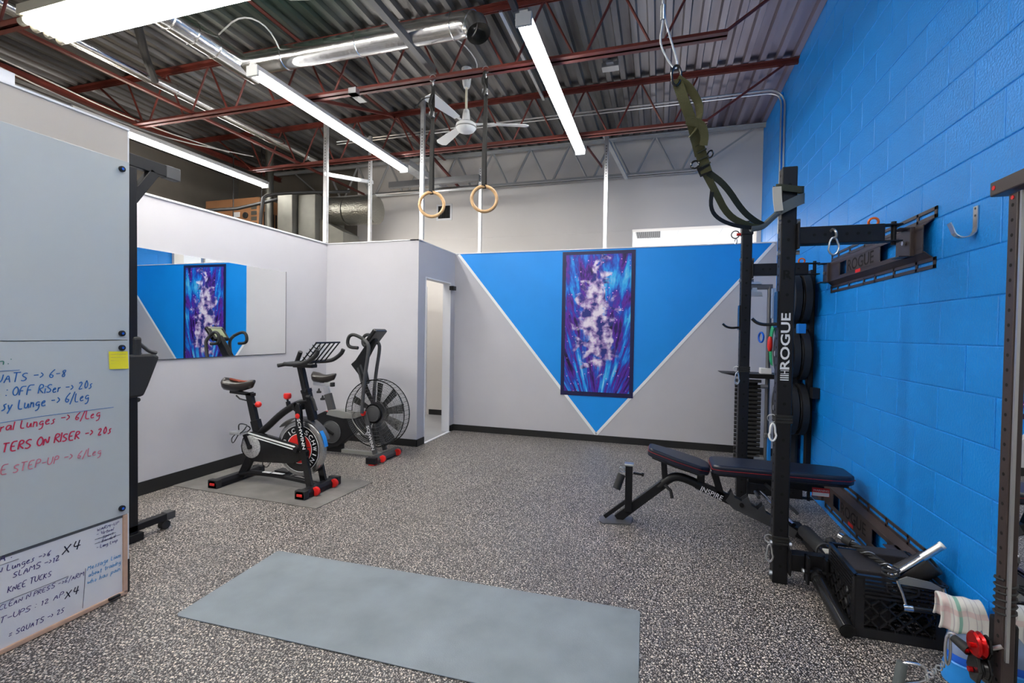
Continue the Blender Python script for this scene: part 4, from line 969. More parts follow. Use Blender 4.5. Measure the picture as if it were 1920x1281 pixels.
B().beam((-3.36, yf - .085, .235), (-3.50, yf - .09, .31), .018, .03).done('crank_arm', 'black_gloss', t, bev=.004)
B().box(-3.56, -3.45, yf - .18, yf - .10, .30, .325).done('pedal', 'dark_grey', t, bev=.005)
B().tube(smoothpath([(-3.12, yf - .072, .49), (-3.14, yf - .075, .42), (-3.07, yf - .075, .33), (-2.98, yf - .075, .26)]), .005, 6).done('cover_trim', 'silver_plastic', t, smooth=True)
B().box(-3.5, -3.30, yf - .03, yf + .03, .03, .12).done('body_foot', 'black_metal', t, bev=.004)
# seat
B().beam((-3.43, yf, .44), (-3.50, yf, .66), .05, .075).done('post_sleeve', 'dark_grey', t, bev=.004)
B().beam((-3.49, yf, .62), (-3.525, yf, .74), .036, .056).done('seat_post', 'zinc', t, bev=.003)
B().beam((-3.68, yf, .77), (-3.43, yf, .765), .045, .042).done('seat_slider', 'zinc', t, bev=.004)
B().beam((-3.455, yf, .765), (-3.425, yf, .765), .048, .046).done('slider_cap', 'rubber', t, bev=.003)
B().box(-3.51, -3.37, yf - .055, yf + .055, .44, .475).done('red_boot', 'red', t, bev=.012)
for x, z in ((-3.61, .685), (-3.56, .61)):
    B().lathe((x, yf - .01, z - .02), (0, 0, 1), [(0, .026), (.018, .026), (.026, .012), (.05, .008)], 14).done('adjustment_knob', 'rubber', t, smooth=True)
saddle(-3.70, -3.40, yf, .85, t, .08, False)
# base rail and front foot
B().beam((-3.75, yf, .045), (-2.80, yf, .045), .05, .04).done('base_rail', 'silver_plastic', t, bev=.004)
s = B().prism([(-.05, .0), (.05, .0), (.05, .03), (.028, .056), (-.028, .056), (-.05, .03)], (-2.77, 0, .016), (1, 0, 0), (0, 0, 1), (0, 1, 0), 4.20, 4.74).done('stabiliser', 'dark_grey', t, bev=.003)
B().box(-2.825, -2.715, 4.195, 4.25, .012, .076).done('end_cap', 'black_metal', s, bev=.006)
B().prism([(-.04, .0), (.04, .0), (.04, .03), (-.04, .03)], (-3.72, 0, .016), (1, 0, 0), (0, 0, 1), (0, 1, 0), 4.25, 4.69).done('stabiliser', 'dark_grey', t, bev=.003)
for yy in (4.32, 4.62):
    B().lathe((-2.705, yy - .014, .045), (0, 1, 0), [(0, .03), (.003, .036), (.025, .036), (.028, .03)], 20).done('transport_wheel', 'red', t, smooth=True)
for yy in (4.24, 4.70):
    B().lathe((-2.77, yy, .0), (0, 0, 1), [(0, .045), (.008, .045), (.016, .02)], 20).done('levelling_foot', 'red', t, smooth=True)
# front forks
for s in (-1, 1):
    f1 = B().beam((-2.955, yf + s * .095, .50), (-2.83, yf + s * .095, .07), .02, .05).done('fork_leg', 'dark_grey', t, bev=.004)
    if s < 0: text('SCHWINN', (-2.935, yf - .1065, .36), (-2.862, yf - .1065, .11), .034, 'white_print', f1, up=(1, 0, .3), fat=.01)
B().cyl((-2.965, yf - .13, .49), (-2.965, yf + .13, .49), .022, n=14).done('pivot', 'red', t, smooth=True)
# moving arms with hooked grips
for s, sw, gz in ((-1, 0, 0), (1, -.05, 0)):
    y_ = yf + s * .14
    B().tube(smoothpath([(-2.965 + sw, y_, .50), (-2.94 + sw, y_, .85), (-2.885 + sw, y_, 1.17), (-2.90 + sw, y_, 1.235), (-2.96 + sw, y_, 1.28)]), .019, 10).done('swing_arm', 'dark_grey', t, smooth=True)
    B().tube(smoothpath([(-2.95 + sw, y_, 1.275), (-3.02 + sw, y_ + s * .02, 1.315), (-3.07 + sw, y_ + s * .03, 1.325), (-3.115 + sw, y_ + s * .03, 1.30), (-3.13 + sw, y_ + s * .03, 1.23), (-3.10 + sw, y_ + s * .03, 1.19), (-3.0 + sw, y_ + s * .03, 1.185)]), .018, 10).done('hand_grip', 'rubber', t, smooth=True)
# console mast
B().prism([(-3.10, .90), (-3.19, 1.0), (-3.13, 1.05), (-2.96, 1.28), (-2.90, 1.30), (-2.88, 1.26), (-3.0, 1.05), (-3.02, .98), (-2.98, .80), (-3.02, .78)], (0, 0, 0), (1, 0, 0), (0, 0, 1), (0, 1, 0), yf - .03, yf + .03).done('mast_shell', 'black_metal', t, bev=.01)
B().beam((-3.10, yf, .97), (-3.02, yf, .72), .06, .028).done('mast_leg', 'dark_grey', t, bev=.003)
c0 = V(-2.90, yf, 1.30); ux = V(.45, 0, .55).normalized(); un = V(-.55, 0, .45).normalized()
cs = B().prism([(-.11, -.10), (.11, -.10), (.115, .10), (-.115, .10)], c0, V(0, 1, 0), ux, un, -.02, .025).done('console', 'black_gloss', t, bev=.012)
B().prism([(-.07, -.07), (.07, -.07), (.07, .06), (-.07, .06)], c0, V(0, 1, 0), ux, un, .025, .027).done('screen', 'screen', cs)
B().prism([(-.095, .065), (.095, .065), (.095, .09), (-.095, .09)], c0, V(0, 1, 0), ux, un, .025, .027).done('silver_bar', 'silver_plastic', cs)
B().tube(smoothpath([(-3.05, yf - .05, 1.0), (-3.0, yf - .06, .9), (-2.96, yf - .05, .84)]), .01, 6).done('bottle_holder', 'rubber', t, smooth=True)

# ================================================================== POWER TOWER (far left)
t = thing('power_tower', 'dark pull-up and dip tower half hidden behind the board partition', 'gym tower', (-3.2, 2.1, 0))
TX = -3.20
B().beam((TX, 2.185, .05), (TX, 2.175, 2.37), .06, .07, up=(1, 0, 0)).done('upright', 'black_metal', t, bev=.004)
B().beam((TX, 1.75, 2.42), (TX, 2.42, 2.415), .05, .078).done('top_bar', 'black_metal', t, bev=.004)
B().beam((TX, 2.40, 2.415), (TX, 2.50, 2.415), .056, .084).done('end_cap', 'dark_grey', t, bev=.004)
B().beam((TX, 2.19, 2.17), (TX, 2.33, 2.385), .05, .06).done('gusset', 'black_metal', t, bev=.004)
B().prism([(2.14, 1.195), (2.30, 1.195), (2.34, 1.18), (2.335, 1.155), (2.27, .99), (2.24, .925), (2.14, .92)], (TX, 0, 0), (0, 1, 0), (0, 0, 1), (1, 0, 0), -.05, .05).done('elbow_rest', 'rubber', t, bev=.015)
B().beam((TX + .02, 2.205, 1.13), (TX + .02, 2.205, 1.31), .05, .06).done('back_pad', 'rubber', t, bev=.02, bseg=3)
B().tube(smoothpath([(TX + .03, 2.20, 1.28), (TX + .03, 2.24, 1.25), (TX + .03, 2.285, 1.21), (TX + .03, 2.33, 1.20)]), .012, 8).done('hand_grip', 'dark_grey', t, smooth=True)
B().cyl((TX, 2.12, .90), (TX, 2.235, .90), .015, n=12).sphere((TX, 2.235, .90), .015, 10).done('side_handle', 'rubber', t, smooth=True)
B().beam((TX + .01, 1.45, .075), (TX + .01, 2.42, .085), .05, .045).done('foot_bar', 'black_metal', t, bev=.004)
B().beam((TX + .01, 2.40, .085), (TX + .01, 2.46, .086), .056, .052).done('end_cap', 'dark_grey', t, bev=.004)
B().cyl((TX - .01, 2.40, .03), (TX + .03, 2.40, .03), .03, n=18).box(TX, TX + .02, 2.38, 2.42, .04, .07).done('caster', 'rubber', t, smooth=True)
B().box(TX - .03, TX + .05, 2.08, 2.24, .0, .05).done('foot_plate', 'black_metal', t, bev=.003)

# ================================================================== RACK


def holes_face(b, x, y, z0, z1, step, face, r=.0085):
    z = z0
    while z < z1:
        if face == 'y': b.cyl((x, y, z), (x, y - .0006, z), r, n=10)
        else: b.cyl((x, y, z), (x - .0006, y, z), r, n=10)
        z += step


def upright(name, x, y, h, label, parent=None):
    t = parent
    w = .0381
    u = B().box(x - w, x + w, y - w, y + w, .0, h).done('upright', 'black_metal', t, bev=.006)
    b = B(); holes_face(b, x, y - w, .10, h - .02, .1, 'y'); holes_face(b, x - w, y, .06, h - .02, .05, 'x', .0075); b.done('bolt_holes', 'hole', u, kind='stuff')
    return u


r = thing('squat_rack', 'black fold-back squat rack of two uprights bolted to the blue wall', 'squat rack', (.66, 3.65, 0))
XU = .665
u1 = upright('u', XU, 2.99, 2.30, '', r)
u2 = upright('u', XU, 4.30, 2.30, '', r)
text('ROGUE', (XU + .018, 2.99 - .0381, 1.19), (XU + .018, 2.99 - .0381, 1.50), .044, 'white_print', u1, up=(-1, 0, 0), fat=.02)
text('H', (XU + .018, 2.99 - .0381, 1.165), (XU + .018, 2.99 - .0381, 1.185), .042, 'white_print', u1, up=(-1, 0, 0))
b = B()
for i in range(3): b.box(XU - .024, XU + .018, 2.99 - .0392, 2.99 - .038, 1.13 + .012 * i, 1.136 + .012 * i)
b.done('sticker', 'white_print', u1)
text('R', (XU - .022, 2.99 - .0381, 1.685), (XU + .022, 2.99 - .0381, 1.685), .05, 'hole', u1, fat=.02)
text('H', (XU - .03, 2.99 - .038, 1.50), (XU + .03, 2.99 - .038, 1.50), .05, 'hole', u1) if False else None


def arm(y, z, label_=None):
    a = B().box(XU + .038, 1.10, y - .038, y + .038, z - .046, z + .046).done('wall_arm', 'black_metal', r, bev=.004)
    b = B(); x = .78
    while x < 1.05: b.cyl((x, y - .038, z), (x, y - .0388, z), .008, n=10); x += .05
    b.done('bolt_holes', 'hole', a, kind='stuff')
    B().box(XU + .036, XU + .046, y - .05, y + .05, z - .07, z + .07).done('flange', 'black_metal', r, bev=.002)
    b = B()
    for dz in (-.085, .085): b.cyl((XU - .038, y, z + dz), (XU - .052, y, z + dz), .013, n=6).cyl((XU + .038, y, z + dz), (XU + .055, y, z + dz), .013, n=6)
    b.done('bolts', 'zinc', r)
    # hinge tongue
    b = B(); b.box(1.08, 1.18, y - .03, y + .03, z - .045, z - .039).box(1.08, 1.18, y - .03, y + .03, z + .039, z + .045).cyl((1.15, y, z - .06), (1.15, y, z + .06), .012, n=12)
    b.done('hinge_plates', 'black_metal', r)
    B().torus((1.06, y, z + .062), (.3, 1, .4), .021, .006, 18, 6).done('hinge_pin_pull', 'orange', r, smooth=True)
    B().cyl((1.08, y, z + .03), (1.08, y, z + .06), .007, n=8).done('hinge_pin', 'zinc', r)


for y in (2.93, 4.28):
    arm(y if y > 4 else 2.96, 1.915 if y < 4 else 1.905)
for y in (2.96, 4.28):
    arm(y, .14)
# wall plates: top and bottom


def wall_plate(zc, dn):
    m = dn
    Y0, Y1, H = 2.82, 4.30, .150
    b = B()
    # flanges top and bottom with slots, upright web between with two openings
    for s in (-1, 1):
        zo = zc + s * H; zi = zc + s * .095
        b.box(1.268, 1.274, Y0, Y1, min(zo, zo - s * .018), max(zo, zo - s * .018)); b.box(1.268, 1.274, Y0, Y1, min(zi, zi + s * .018), max(zi, zi + s * .018))
        y = Y0
        segs = [(Y0, Y0 + .02), (Y0 + .17, Y0 + .19), (Y0 + .42, Y0 + .44), (Y0 + .67, Y0 + .69), (Y0 + .84, Y0 + .86), (Y0 + 1.10, Y0 + 1.12), (Y0 + 1.32, Y0 + 1.34), (Y1 - .02, Y1)]
        for a, c in segs: b.box(1.268, 1.274, a, c, min(zo, zi), max(zo, zi))
    p = b.done('mount_flange', 'brown_metal', r, bev=.001)
    b = B(); q = .095
    for s in (-1, 1): b.beam((1.27, (Y0 + Y1) / 2, zc + s * q), (1.235, (Y0 + Y1) / 2, zc + s * (q - .03)), Y1 - Y0 - .06, .005)
    b.box(1.232, 1.237, Y0 + .04, Y1 - .04, zc + .045, zc + .07).box(1.232, 1.237, Y0 + .04, Y1 - .04, zc - .07, zc - .045)
    for a, c in ((Y0 + .04, Y0 + .32), (Y0 + .52, Y0 + 1.05), (Y1 - .30, Y1 - .04)): b.box(1.232, 1.237, a, c, zc - .05, zc + .05)
    w_ = b.done('mount_web', 'brown_metal', r, bev=.001)
    text('ROGUE', (1.232, Y0 + 1.02, zc - .035), (1.232, Y0 + .60, zc - .035), .075, 'hole', w_, fat=.012)
    B().box(1.230, 1.232, Y0 + .80, Y0 + .88, zc - .066, zc - .045).done('sticker', 'red', w_)
    for yy in (Y0 + .17, Y1 - .05):
        B().box(1.17, 1.236, yy - .045, yy + .045, zc - .075, zc - .069).box(1.17, 1.236, yy - .045, yy + .045, zc + .069, zc + .075).box(1.214, 1.236, yy - .05, yy + .05, zc - .075, zc + .075).done('hinge_bracket', 'brown_metal', r, bev=.003)
        b = B(); b.cyl((1.212, yy, zc), (1.20, yy, zc), .012, n=6); b.done('bolt', 'zinc', r)


wall_plate(1.865, 0); wall_plate(.19, 1)
# J hooks
for y in (2.99, 4.30):
    z = 1.44
    b = B(); b.box(XU - .047, XU - .039, y - .04, y + .04, z - .02, z + .18)
    b.box(XU - .047, XU + .01, y + .0385, y + .047, z - .02, z + .16)
    b.tube(smoothpath([(XU - .045, y, z + .0), (XU - .10, y, z - .005), (XU - .14, y, z + .005), (XU - .165, y, z + .03)]), .009, 8)
    b.done('j_hook', 'black_gloss', r, smooth=True)
B().box(XU - .043, XU + .043, 4.255, 4.345, 2.19, 2.30).done('top_sleeve', 'black_metal', r, bev=.004)
B().cyl((XU - .01, 4.25, 2.25), (XU + .02, 4.21, 2.27), .018, n=12).done('peg', 'dark_grey', r, smooth=True)
B().cyl((XU - .045, 4.30, 2.20), (XU - .075, 4.30, 2.20), .012, n=10).done('pin', 'red', r)
B().torus((XU - .085, 4.30, 2.20), (.2, 1, 0), .030, .005, 20, 6).done('pin_ring', 'dark_grey', r, smooth=True)
B().torus((XU - .08, 4.30, 2.145), (1, .3, 0), .022, .004, 16, 6).done('snap_clip', 'zinc', r, smooth=True)
b = B().cyl((.745, 2.95, 1.93), (.745, 2.92, 1.93), .02, n=8); b = B()
# shackle + carabiner hung on the upper arm
t = thing('carabiner', 'silver quick link hanging on the upper rack arm', 'carabiner', (.865, 2.91, 1.87))
b = B(); b.torus((.865, 2.91, 1.915), (1, .2, .3), .024, .007, 18, 6); b.done('eye_bolt', 'zinc', t, smooth=True)
b = B(); pts = [(.865 + .02 * math.cos(a) * (1 if math.sin(a) > 0 else 1.25), 2.905, 1.85 + .045 * math.sin(a)) for a in [2 * PI * k / 16 for k in range(16)]]; b.tube(pts, .005, 8, closed=True).done('link', 'zinc', t, smooth=True)
# straps round the posts


def post_strap(y, z, label, web='black_web', side=1):
    t = thing('post_strap', label, 'strap', (XU, y, z))
    w = .043
    b = B()
    for dz in (-.016, 0, .016): b.box(XU - w, XU + w, y - w, y + w, z + dz - .0075, z + dz + .0075)
    b.done('webbing', web, t, bev=.003)
    B().torus((XU - w - .012, y - .02, z), (.2, 1, 0), .022, .003, 20, 6).done('ring', 'zinc', t, smooth=True)
    b = B(); c = V(XU - w - .01, y - .035, z - .075)
    pts = [c + V(.017 * math.cos(a) * (1.15 if math.sin(a) < 0 else .75), 0, .048 * math.sin(a)) for a in [2 * PI * k / 18 for k in range(18)]]
    b.tube(pts, .0055, 8, closed=True).done('carabiner', 'white_plastic' if y < 3.5 and z > .5 else 'zinc', t, smooth=True)


post_strap(2.99, .915, 'black strap with white carabiner on the near rack upright at bench height')
post_strap(2.99, .24, 'black strap with metal ring near the foot of the near upright')
post_strap(4.30, 1.10, 'black strap with carabiner around the far rack upright')

# ================================================================== HANGING SUSPENSION TRAINER
t = thing('steel_cable', 'looped steel cable hanging from the roof at the top', 'cable', (0, 2.3, 3))
A = V(.05, 2.3, 2.555)
b = B(); b.tube(smoothpath([(-.015, 2.3, 2.85), (-.01, 2.3, 2.80), (-.028, 2.3, 2.70), (.02, 2.3, 2.60), (.05, 2.3, 2.565), (.055, 2.3, 2.60), (.025, 2.3, 2.70), (.0, 2.3, 2.79), (-.01, 2.3, 2.85)], 3), .0045, 8)
b.tube([(-.012, 2.3, 2.84), (-.03, 2.3, 3.2), (-.06, 2.3, 4.14)], .0048, 8)
b.done('rope', 'cable', t, smooth=True)
B().tube([(-.0125, 2.3, 2.80), (-.0135, 2.3, 2.865)], .0115, 10).done('ferrule', 'zinc', t, smooth=True)
t = thing('suspension_strap', 'olive green suspension training strap pulled over to the rack', 'strap', A)
pts = [A + V(math.cos(a) * .020, -.004, math.sin(a) * .045 - .015) for a in [2 * PI * k / 20 for k in range(20)]]
B().tube(pts, .0052, 8, closed=True).done('carabiner', 'black_gloss', t, smooth=True)
P0 = V(.05, 2.3, 2.51)
pth = smoothpath([(.052, 2.3, 2.525), (.085, 2.33, 2.44), (.125, 2.38, 2.36), (.15, 2.44, 2.29), (.17, 2.49, 2.24)])
B().ribbon(pth, .045, .008, (1, -.5, .5)).done('webbing', 'olive', t)
B().ribbon(smoothpath([(.055, 2.295, 2.525), (.115, 2.31, 2.48), (.165, 2.36, 2.40), (.14, 2.40, 2.33), (.115, 2.41, 2.30)]), .04, .004, (.5, -.8, .3)).done('webbing_loop', 'olive', t)
B().ribbon(smoothpath([(.10, 2.36, 2.36), (.165, 2.37, 2.345), (.185, 2.40, 2.30), (.18, 2.42, 2.26)]), .036, .004, (.8, -.3, .3)).done('webbing_tail', 'olive', t)
B().ribbon(smoothpath([(.145, 2.45, 2.32), (.165, 2.47, 2.27), (.19, 2.51, 2.21), (.205, 2.53, 2.17)]), .05, .016, (1, -.4, .5)).done('buckle_pad', 'olive', t)
b = B()
for k in range(5): c = V(.155, 2.45, 2.30).lerp(V(.20, 2.52, 2.19), k / 4); b.beam(c - V(.02, .012, 0), c + V(.02, -.025, .014), .006, .006)
b.done('stitching', 'olive_dark', t)
B().torus((.215, 2.47, 2.235), (1, 1, 0), .016, .004, 14, 6).torus((.15, 2.50, 2.20), (.3, 1, 0), .018, .005, 14, 6).done('buckle', 'black_gloss', t, smooth=True)
B().ribbon(smoothpath([(.185, 2.515, 2.20), (.205, 2.54, 2.165)]), .058, .020, (1, -.4, .5)).done('black_keeper', 'black_web', t)
B().ribbon(smoothpath([(.20, 2.54, 2.17), (.25, 2.60, 2.10), (.33, 2.74, 2.00), (.44, 2.84, 1.965), (.50, 2.88, 1.96)]), .034, .004, (1, -.4, .8)).done('strap_left', 'olive', t)
B().ribbon(smoothpath([(.215, 2.54, 2.17), (.30, 2.60, 2.12), (.40, 2.74, 2.02), (.48, 2.84, 1.985), (.52, 2.88, 1.975)]), .030, .004, (1, -.4, .8)).done('strap_right', 'olive_dark', t)
B().ribbon(smoothpath([(.24, 2.60, 2.11), (.235, 2.64, 2.02), (.28, 2.70, 1.975), (.38, 2.80, 1.955), (.50, 2.88, 1.955)]), .020, .003, (.5, -.3, 1)).done('loop_edge', 'black_web', t)
B().tube(smoothpath([(.46, 2.86, 1.95), (.52, 2.885, 1.96), (.56, 2.90, 2.0), (.60, 2.93, 2.04)]), .016, 8).done('twisted_end', 'grey_web', t, smooth=True)
B().ribbon(smoothpath([(.60, 2.94, 2.05), (.612, 2.924, 2.06), (.66, 2.920, 2.085), (.722, 2.928, 2.115), (.738, 2.95, 2.12), (.738, 3.02, 2.135), (.722, 3.046, 2.14), (.62, 3.046, 2.15), (.598, 3.02, 2.15), (.594, 2.97, 2.14)], 2), .055, .004, (0, 0, 1)).done('foot_cradle', 'grey_web', t)
B().ribbon(smoothpath([(.597, 2.93, 2.185), (.597, 2.915, 2.12), (.606, 2.915, 2.05)]), .042, .010, (1, 0, .1)).done('tan_handle', 'tan_web', t)
b = B(); b.ribbon([(.60, 2.935, 2.15), (.595, 2.93, 2.08)], .012, .006, (1, 0, 0)).done('red_tab', 'red', t)
B().ribbon(smoothpath([(.595, 2.95, 2.19), (.61, 2.930, 2.185), (.70, 2.928, 2.165), (.728, 2.935, 2.165), (.734, 2.96, 2.17), (.734, 3.02, 2.18), (.71, 3.045, 2.19), (.62, 3.045, 2.2), (.598, 3.02, 2.2)], 2), .034, .004, (0, 0, 1)).done('foot_loop', 'olive_dark', t)

# ================================================================== BENCH
yc = 3.60
t = thing('weight_bench', 'black adjustable weight bench with dark padded seat and back', 'bench', (.4, yc, 0))
HWB = .14
B().prism([(-.39, -.10), (-.36, -.13), (-.22, -.09), (-.17, -.10), (-.16, .06), (-.30, .06), (-.36, .05), (-.40, -.02)], (0, yc, 0), (1, 0, 0), (0, 1, 0), (0, 0, 1), .002, .010).done('foot_plate', 'grey_metal', t)
B().beam((-.27, yc, .01), (.05, yc, .30), .05, .06).done('front_leg', 'black_metal', t, bev=.004)
B().tube(smoothpath([(.02, yc, .27), (.09, yc, .345), (.15, yc, .365), (.24, yc, .34), (.30, yc, .31)]), .031, 10).done('bent_frame', 'black_metal', t, smooth=True)
mb = B().beam((.27, yc, .325), (.96, yc, .045), .05, .06).done('main_beam', 'black_metal', t, bev=.004)
B().beam((-.19, yc - .02, .08), (-.19, yc - .02, .42), .05, .055).done('ankle_post', 'black_metal', t, bev=.004)
B().box(-.223, -.157, yc - .055, yc + .015, .415, .43).done('post_cap', 'zinc', t, bev=.003)
B().beam((-.36, yc - .03, .02), (-.20, yc - .03, .16), .022, .028).done('brace', 'black_metal', t, bev=.003)
B().beam((.96, yc - .25, .03), (.96, yc + .25, .03), .05, .05).done('rear_foot', 'black_metal', t, bev=.004)
B().cyl((-.16, yc - .02, .36), (-.09, yc - .02, .355), .008, n=10).cyl((-.10, yc - .02, .356), (-.085, yc - .02, .354), .013, n=10).done('pull_pin', 'black_gloss', t)
B().torus((-.235, yc - .10, .40), (0, 1, .3), .02, .004, 16, 6).done('clip_ring', 'zinc', t, smooth=True)
B().cyl((-.235, yc - .11, .37), (-.27, yc - .14, .27), .028, n=16).done('foam_roller', 'rubber', t, smooth=True)
text('INSPIRE', (.295, yc - .0265, .287), (.435, yc - .0265, .231), .034, 'white_print', mb, fat=.01)
# seat pad: tilted, tapered (narrow end at left)
ex = V(.40, 0, -.105).normalized(); ez = V(.105, 0, .40).normalized()
sp = B().prism([(-.07 + .0, -.095), (-.09, -.07), (-.09, .07), (-.07, .095), (.10, .135), (.27, .135), (.33, .09), (.34, 0), (.33, -.09), (.27, -.135), (.10, -.135)], (0.02, yc, .49), ex, (0, 1, 0), ez, 0, .06).done('seat_pad', 'pad', t, bev=.018, bseg=4)
B().prism([(-.072, -.097), (-.092, -.07), (-.092, .07), (-.072, .097), (.10, .137), (.27, .137), (.332, .09), (.342, 0), (.332, -.09), (.27, -.137), (.10, -.137)], (0.02, yc, .49), ex, (0, 1, 0), ez, .034, .037).done('red_piping', 'red_thread', sp)
B().prism([(-.05, -.07), (-.05, .07), (.10, .11), (.29, .11), (.29, -.11), (.10, -.11)], (0.02, yc, .49), ex, (0, 1, 0), ez, -.012, 0).done('seat_board', 'rubber', sp)
B().beam((.06, yc, .34), (.05, yc, .46), .04, .035).done('seat_strut', 'black_metal', t, bev=.003)
B().beam((.30, yc, .32), (.30, yc, .415), .05, .04).done('seat_strut', 'black_metal', t, bev=.003)
B().tube([(.06, yc - .03, .30), (.10, yc - .05, .27), (.11, yc - .05, .22)], .012, 8).done('seat_lever', 'rubber', t, smooth=True)
# back pad: level
bp = B().prism([(.36, -.12), (.40, -.145), (1.05, -.145), (1.16, -.13), (1.20, -.09), (1.20, .09), (1.16, .13), (1.05, .145), (.40, .145), (.36, .12)], (0, yc, 0), (1, 0, 0), (0, 1, 0), (0, 0, 1), .435, .500).done('back_pad', 'pad', t, bev=.018, bseg=4)
B().prism([(.357, -.12), (.40, -.148), (1.05, -.148), (1.161, -.133), (1.203, -.09), (1.203, .09), (1.161, .133), (1.05, .148), (.40, .148), (.357, .12)], (0, yc, 0), (1, 0, 0), (0, 1, 0), (0, 0, 1), .468, .471).done('red_piping', 'red_thread', bp)
B().box(.39, 1.16, yc - .11, yc + .11, .422, .436).done('back_board', 'rubber', bp)
br = B().beam((.60, yc, .40), (1.05, yc, .37), .05, .05).done('back_rail', 'black_metal', t, bev=.004)
B().box(.98, 1.08, yc - .029, yc - .0265, .33, .385).done('sticker_base', 'red', br)
B().box(.983, 1.077, yc - .0300, yc - .029, .332, .355).done('sticker_text_field', 'white_print', br)
text('WARNING', (.985, yc - .030, .362), (1.075, yc - .030, .362), .014, 'white_print', br)
B().beam((.385, yc, .42), (.44, yc, .24), .05, .045).done('back_hinge', 'black_metal', t, bev=.003)
lp = [(0, 0), (.04, .075), (.055, .03), (.10, .01), (.14, .045), (.16, -.01), (.20, -.035), (.235, .0), (.25, -.05), (.30, -.08), (.34, -.06), (.36, -.10), (.44, -.15), (.42, -.20), (.05, -.05)]
for s in (-1, 1): B().prism([(a + .46, c + .235) for a, c in lp], (0, yc + s * .034, 0), (1, 0, 0), (0, 0, 1), (0, 1, 0), -.003, .003).done('notch_ladder', 'dark_grey', t)
B().cyl((.56, yc - .05, .22), (.56, yc + .05, .22), .014, n=10).done('pivot_bolt', 'black_gloss', t)
B().beam((.70, yc - .03, .38), (.90, yc - .03, .20), .02, .02).cyl((.66, yc - .06, .29), (.66, yc + .06, .29), .012, n=10).done('support_strut', 'dark_grey', t)

# ================================================================== PLATE RACK BEHIND
t = thing('plate_holder', 'black wall bracket holding the weight plates behind the rack', 'plate rack', (1.2, 4.75, .3))
B().box(1.235, 1.273, 4.70, 4.78, .25, 1.95).done('wall_post', 'black_metal', t, bev=.003)
for z in (1.70, 1.22, .74): B().cyl((1.24, 4.74, z), (.98, 4.74, z), .024, n=16).done('peg', 'zinc', t, smooth=True)
B().box(1.218, 1.273, 4.50, 4.58, .86, .95).done('side_bracket', 'black_metal', t, bev=.003)
k = 0
for lvl, (z, rads) in enumerate(((1.70, (.225, .225)), (1.22, (.225, .225, .225)), (.74, (.225, .225, .225)))):
    for i, R_ in enumerate(rads):
        x = 1.215 - i * .075
        pos = ('nearest the wall', 'second from the wall', 'outermost')[i] if len(rads) == 3 else ('nearest the wall', 'outermost')[i]
        p = thing('weight_plate', 'black bumper plate on the %s peg, %s' % (('upper', 'middle', 'lower')[lvl], pos), 'weight plate', (x, 4.74, z), 'bumper plates on the wall pegs')
        B().lathe((x, 4.74, z), (-1, 0, 0), [(0, .026), (0, .14), (.004, .16), (0, .205), (.006, R_), (.054, R_), (.06, .205), (.056, .16), (.06, .14), (.06, .026)], 40).done('rubber_disc', 'rubber', p, smooth=True)
        B().torus((x - .06, 4.74, z), (1, 0, 0), .19, .004, 40, 6).done('steel_ring', 'zinc', p, smooth=True)
        B().lathe((x - .03, 4.74, z), (-1, 0, 0), [(0, .055), (.032, .055), (.034, .05)], 24).done('hub', 'zinc', p, smooth=True)
# tall shelf machine behind the rack
t = thing('cable_column', 'grey steel column frame with guide rods behind the far rack upright', 'cable machine', (1.05, 5.5, 0))
B().box(.885, 1.10, 5.46, 5.52, 1.855, 1.905).done('top_beam', 'grey_metal', t, bev=.004)
B().cyl((1.075, 5.48, .02), (1.075, 5.48, 1.88), .022, n=16).done('column', 'grey_metal', t, smooth=True)
B().cyl((1.24, 5.35, .02), (1.24, 5.35, 1.6), .018, n=14).done('column', 'grey_metal', t, smooth=True)
for x, y in ((1.075, 5.44), (1.235, 5.31)):
    B().box(x - .03, x + .04, y - .03, y + .03, .34, .375).done('rod_collar', 'zinc', t, bev=.003)
    B().box(x + .005, x + .035, y - .02, y + .02, .02, .34).done('blue_reflection_sleeve', 'sky_plastic', t, bev=.003)  # blue reflected in the chrome, put into the sleeve colour
B().box(.86, 1.26, 5.25, 5.5, .0, .03).done('base', 'black_metal', t, bev=.004)
B().cyl((1.0, 5.40, .86), (1.06, 5.40, .86), .022, n=14).done('selector_knob', 'zinc', t, smooth=True)
B().cyl((.95, 5.40, .12), (1.04, 5.40, .12), .018, n=14).done('selector_knob', 'zinc', t, smooth=True)
b = B(); b.box(.89, .99, 5.44, 5.50, 1.905, 1.93).prism([(0, 0), (.12, 0), (.10, .05), (.07, .05), (.06, .09), (.02, .09)], (.89, 5.47, 1.78), (1, 0, 0), (0, 0, 1), (0, 1, 0), -.02, .02); b.done('pulley_bracket', 'zinc', t)
t = thing('dumbbell_stack', 'tall stack of horizontal black rollers beside the far upright', 'weight stack', (.9, 5.6, .03))
for i in range(19):
    z = .06 + i * .0435
    B().cyl((.78, 5.55, z), (1.03, 5.55, z), .0195, n=12).done('roller', 'rubber', t, smooth=True)
B().box(.83, 1.0, 5.56, 5.62, .0, .90).done('back_plate', 'black_metal', t)
B().box(.80, 1.02, 5.52, 5.58, .0, .035).done('base', 'black_metal', t)
B().box(.78, 1.03, 5.53, 5.57, .885, .915).done('top_plate', 'grey_metal', t, bev=.003)
b = B(); b.prism([(.62, .0), (1.24, 0), (1.24, -.045), (.84, -.045)], (0, 5.38, .985), (1, 0, 0), (0, 0, 1), (0, 1, 0), 0, .34)
tag(b.done('wall_shelf', 'black_metal', bev=.003), 'black tapered shelf behind the far rack upright', 'shelf')
tag(B().box(1.0, 1.10, 5.42, 5.52, .987, 1.045).done('small_box', 'white_box', bev=.003), 'small white box on the black shelf', 'box')
b = B()
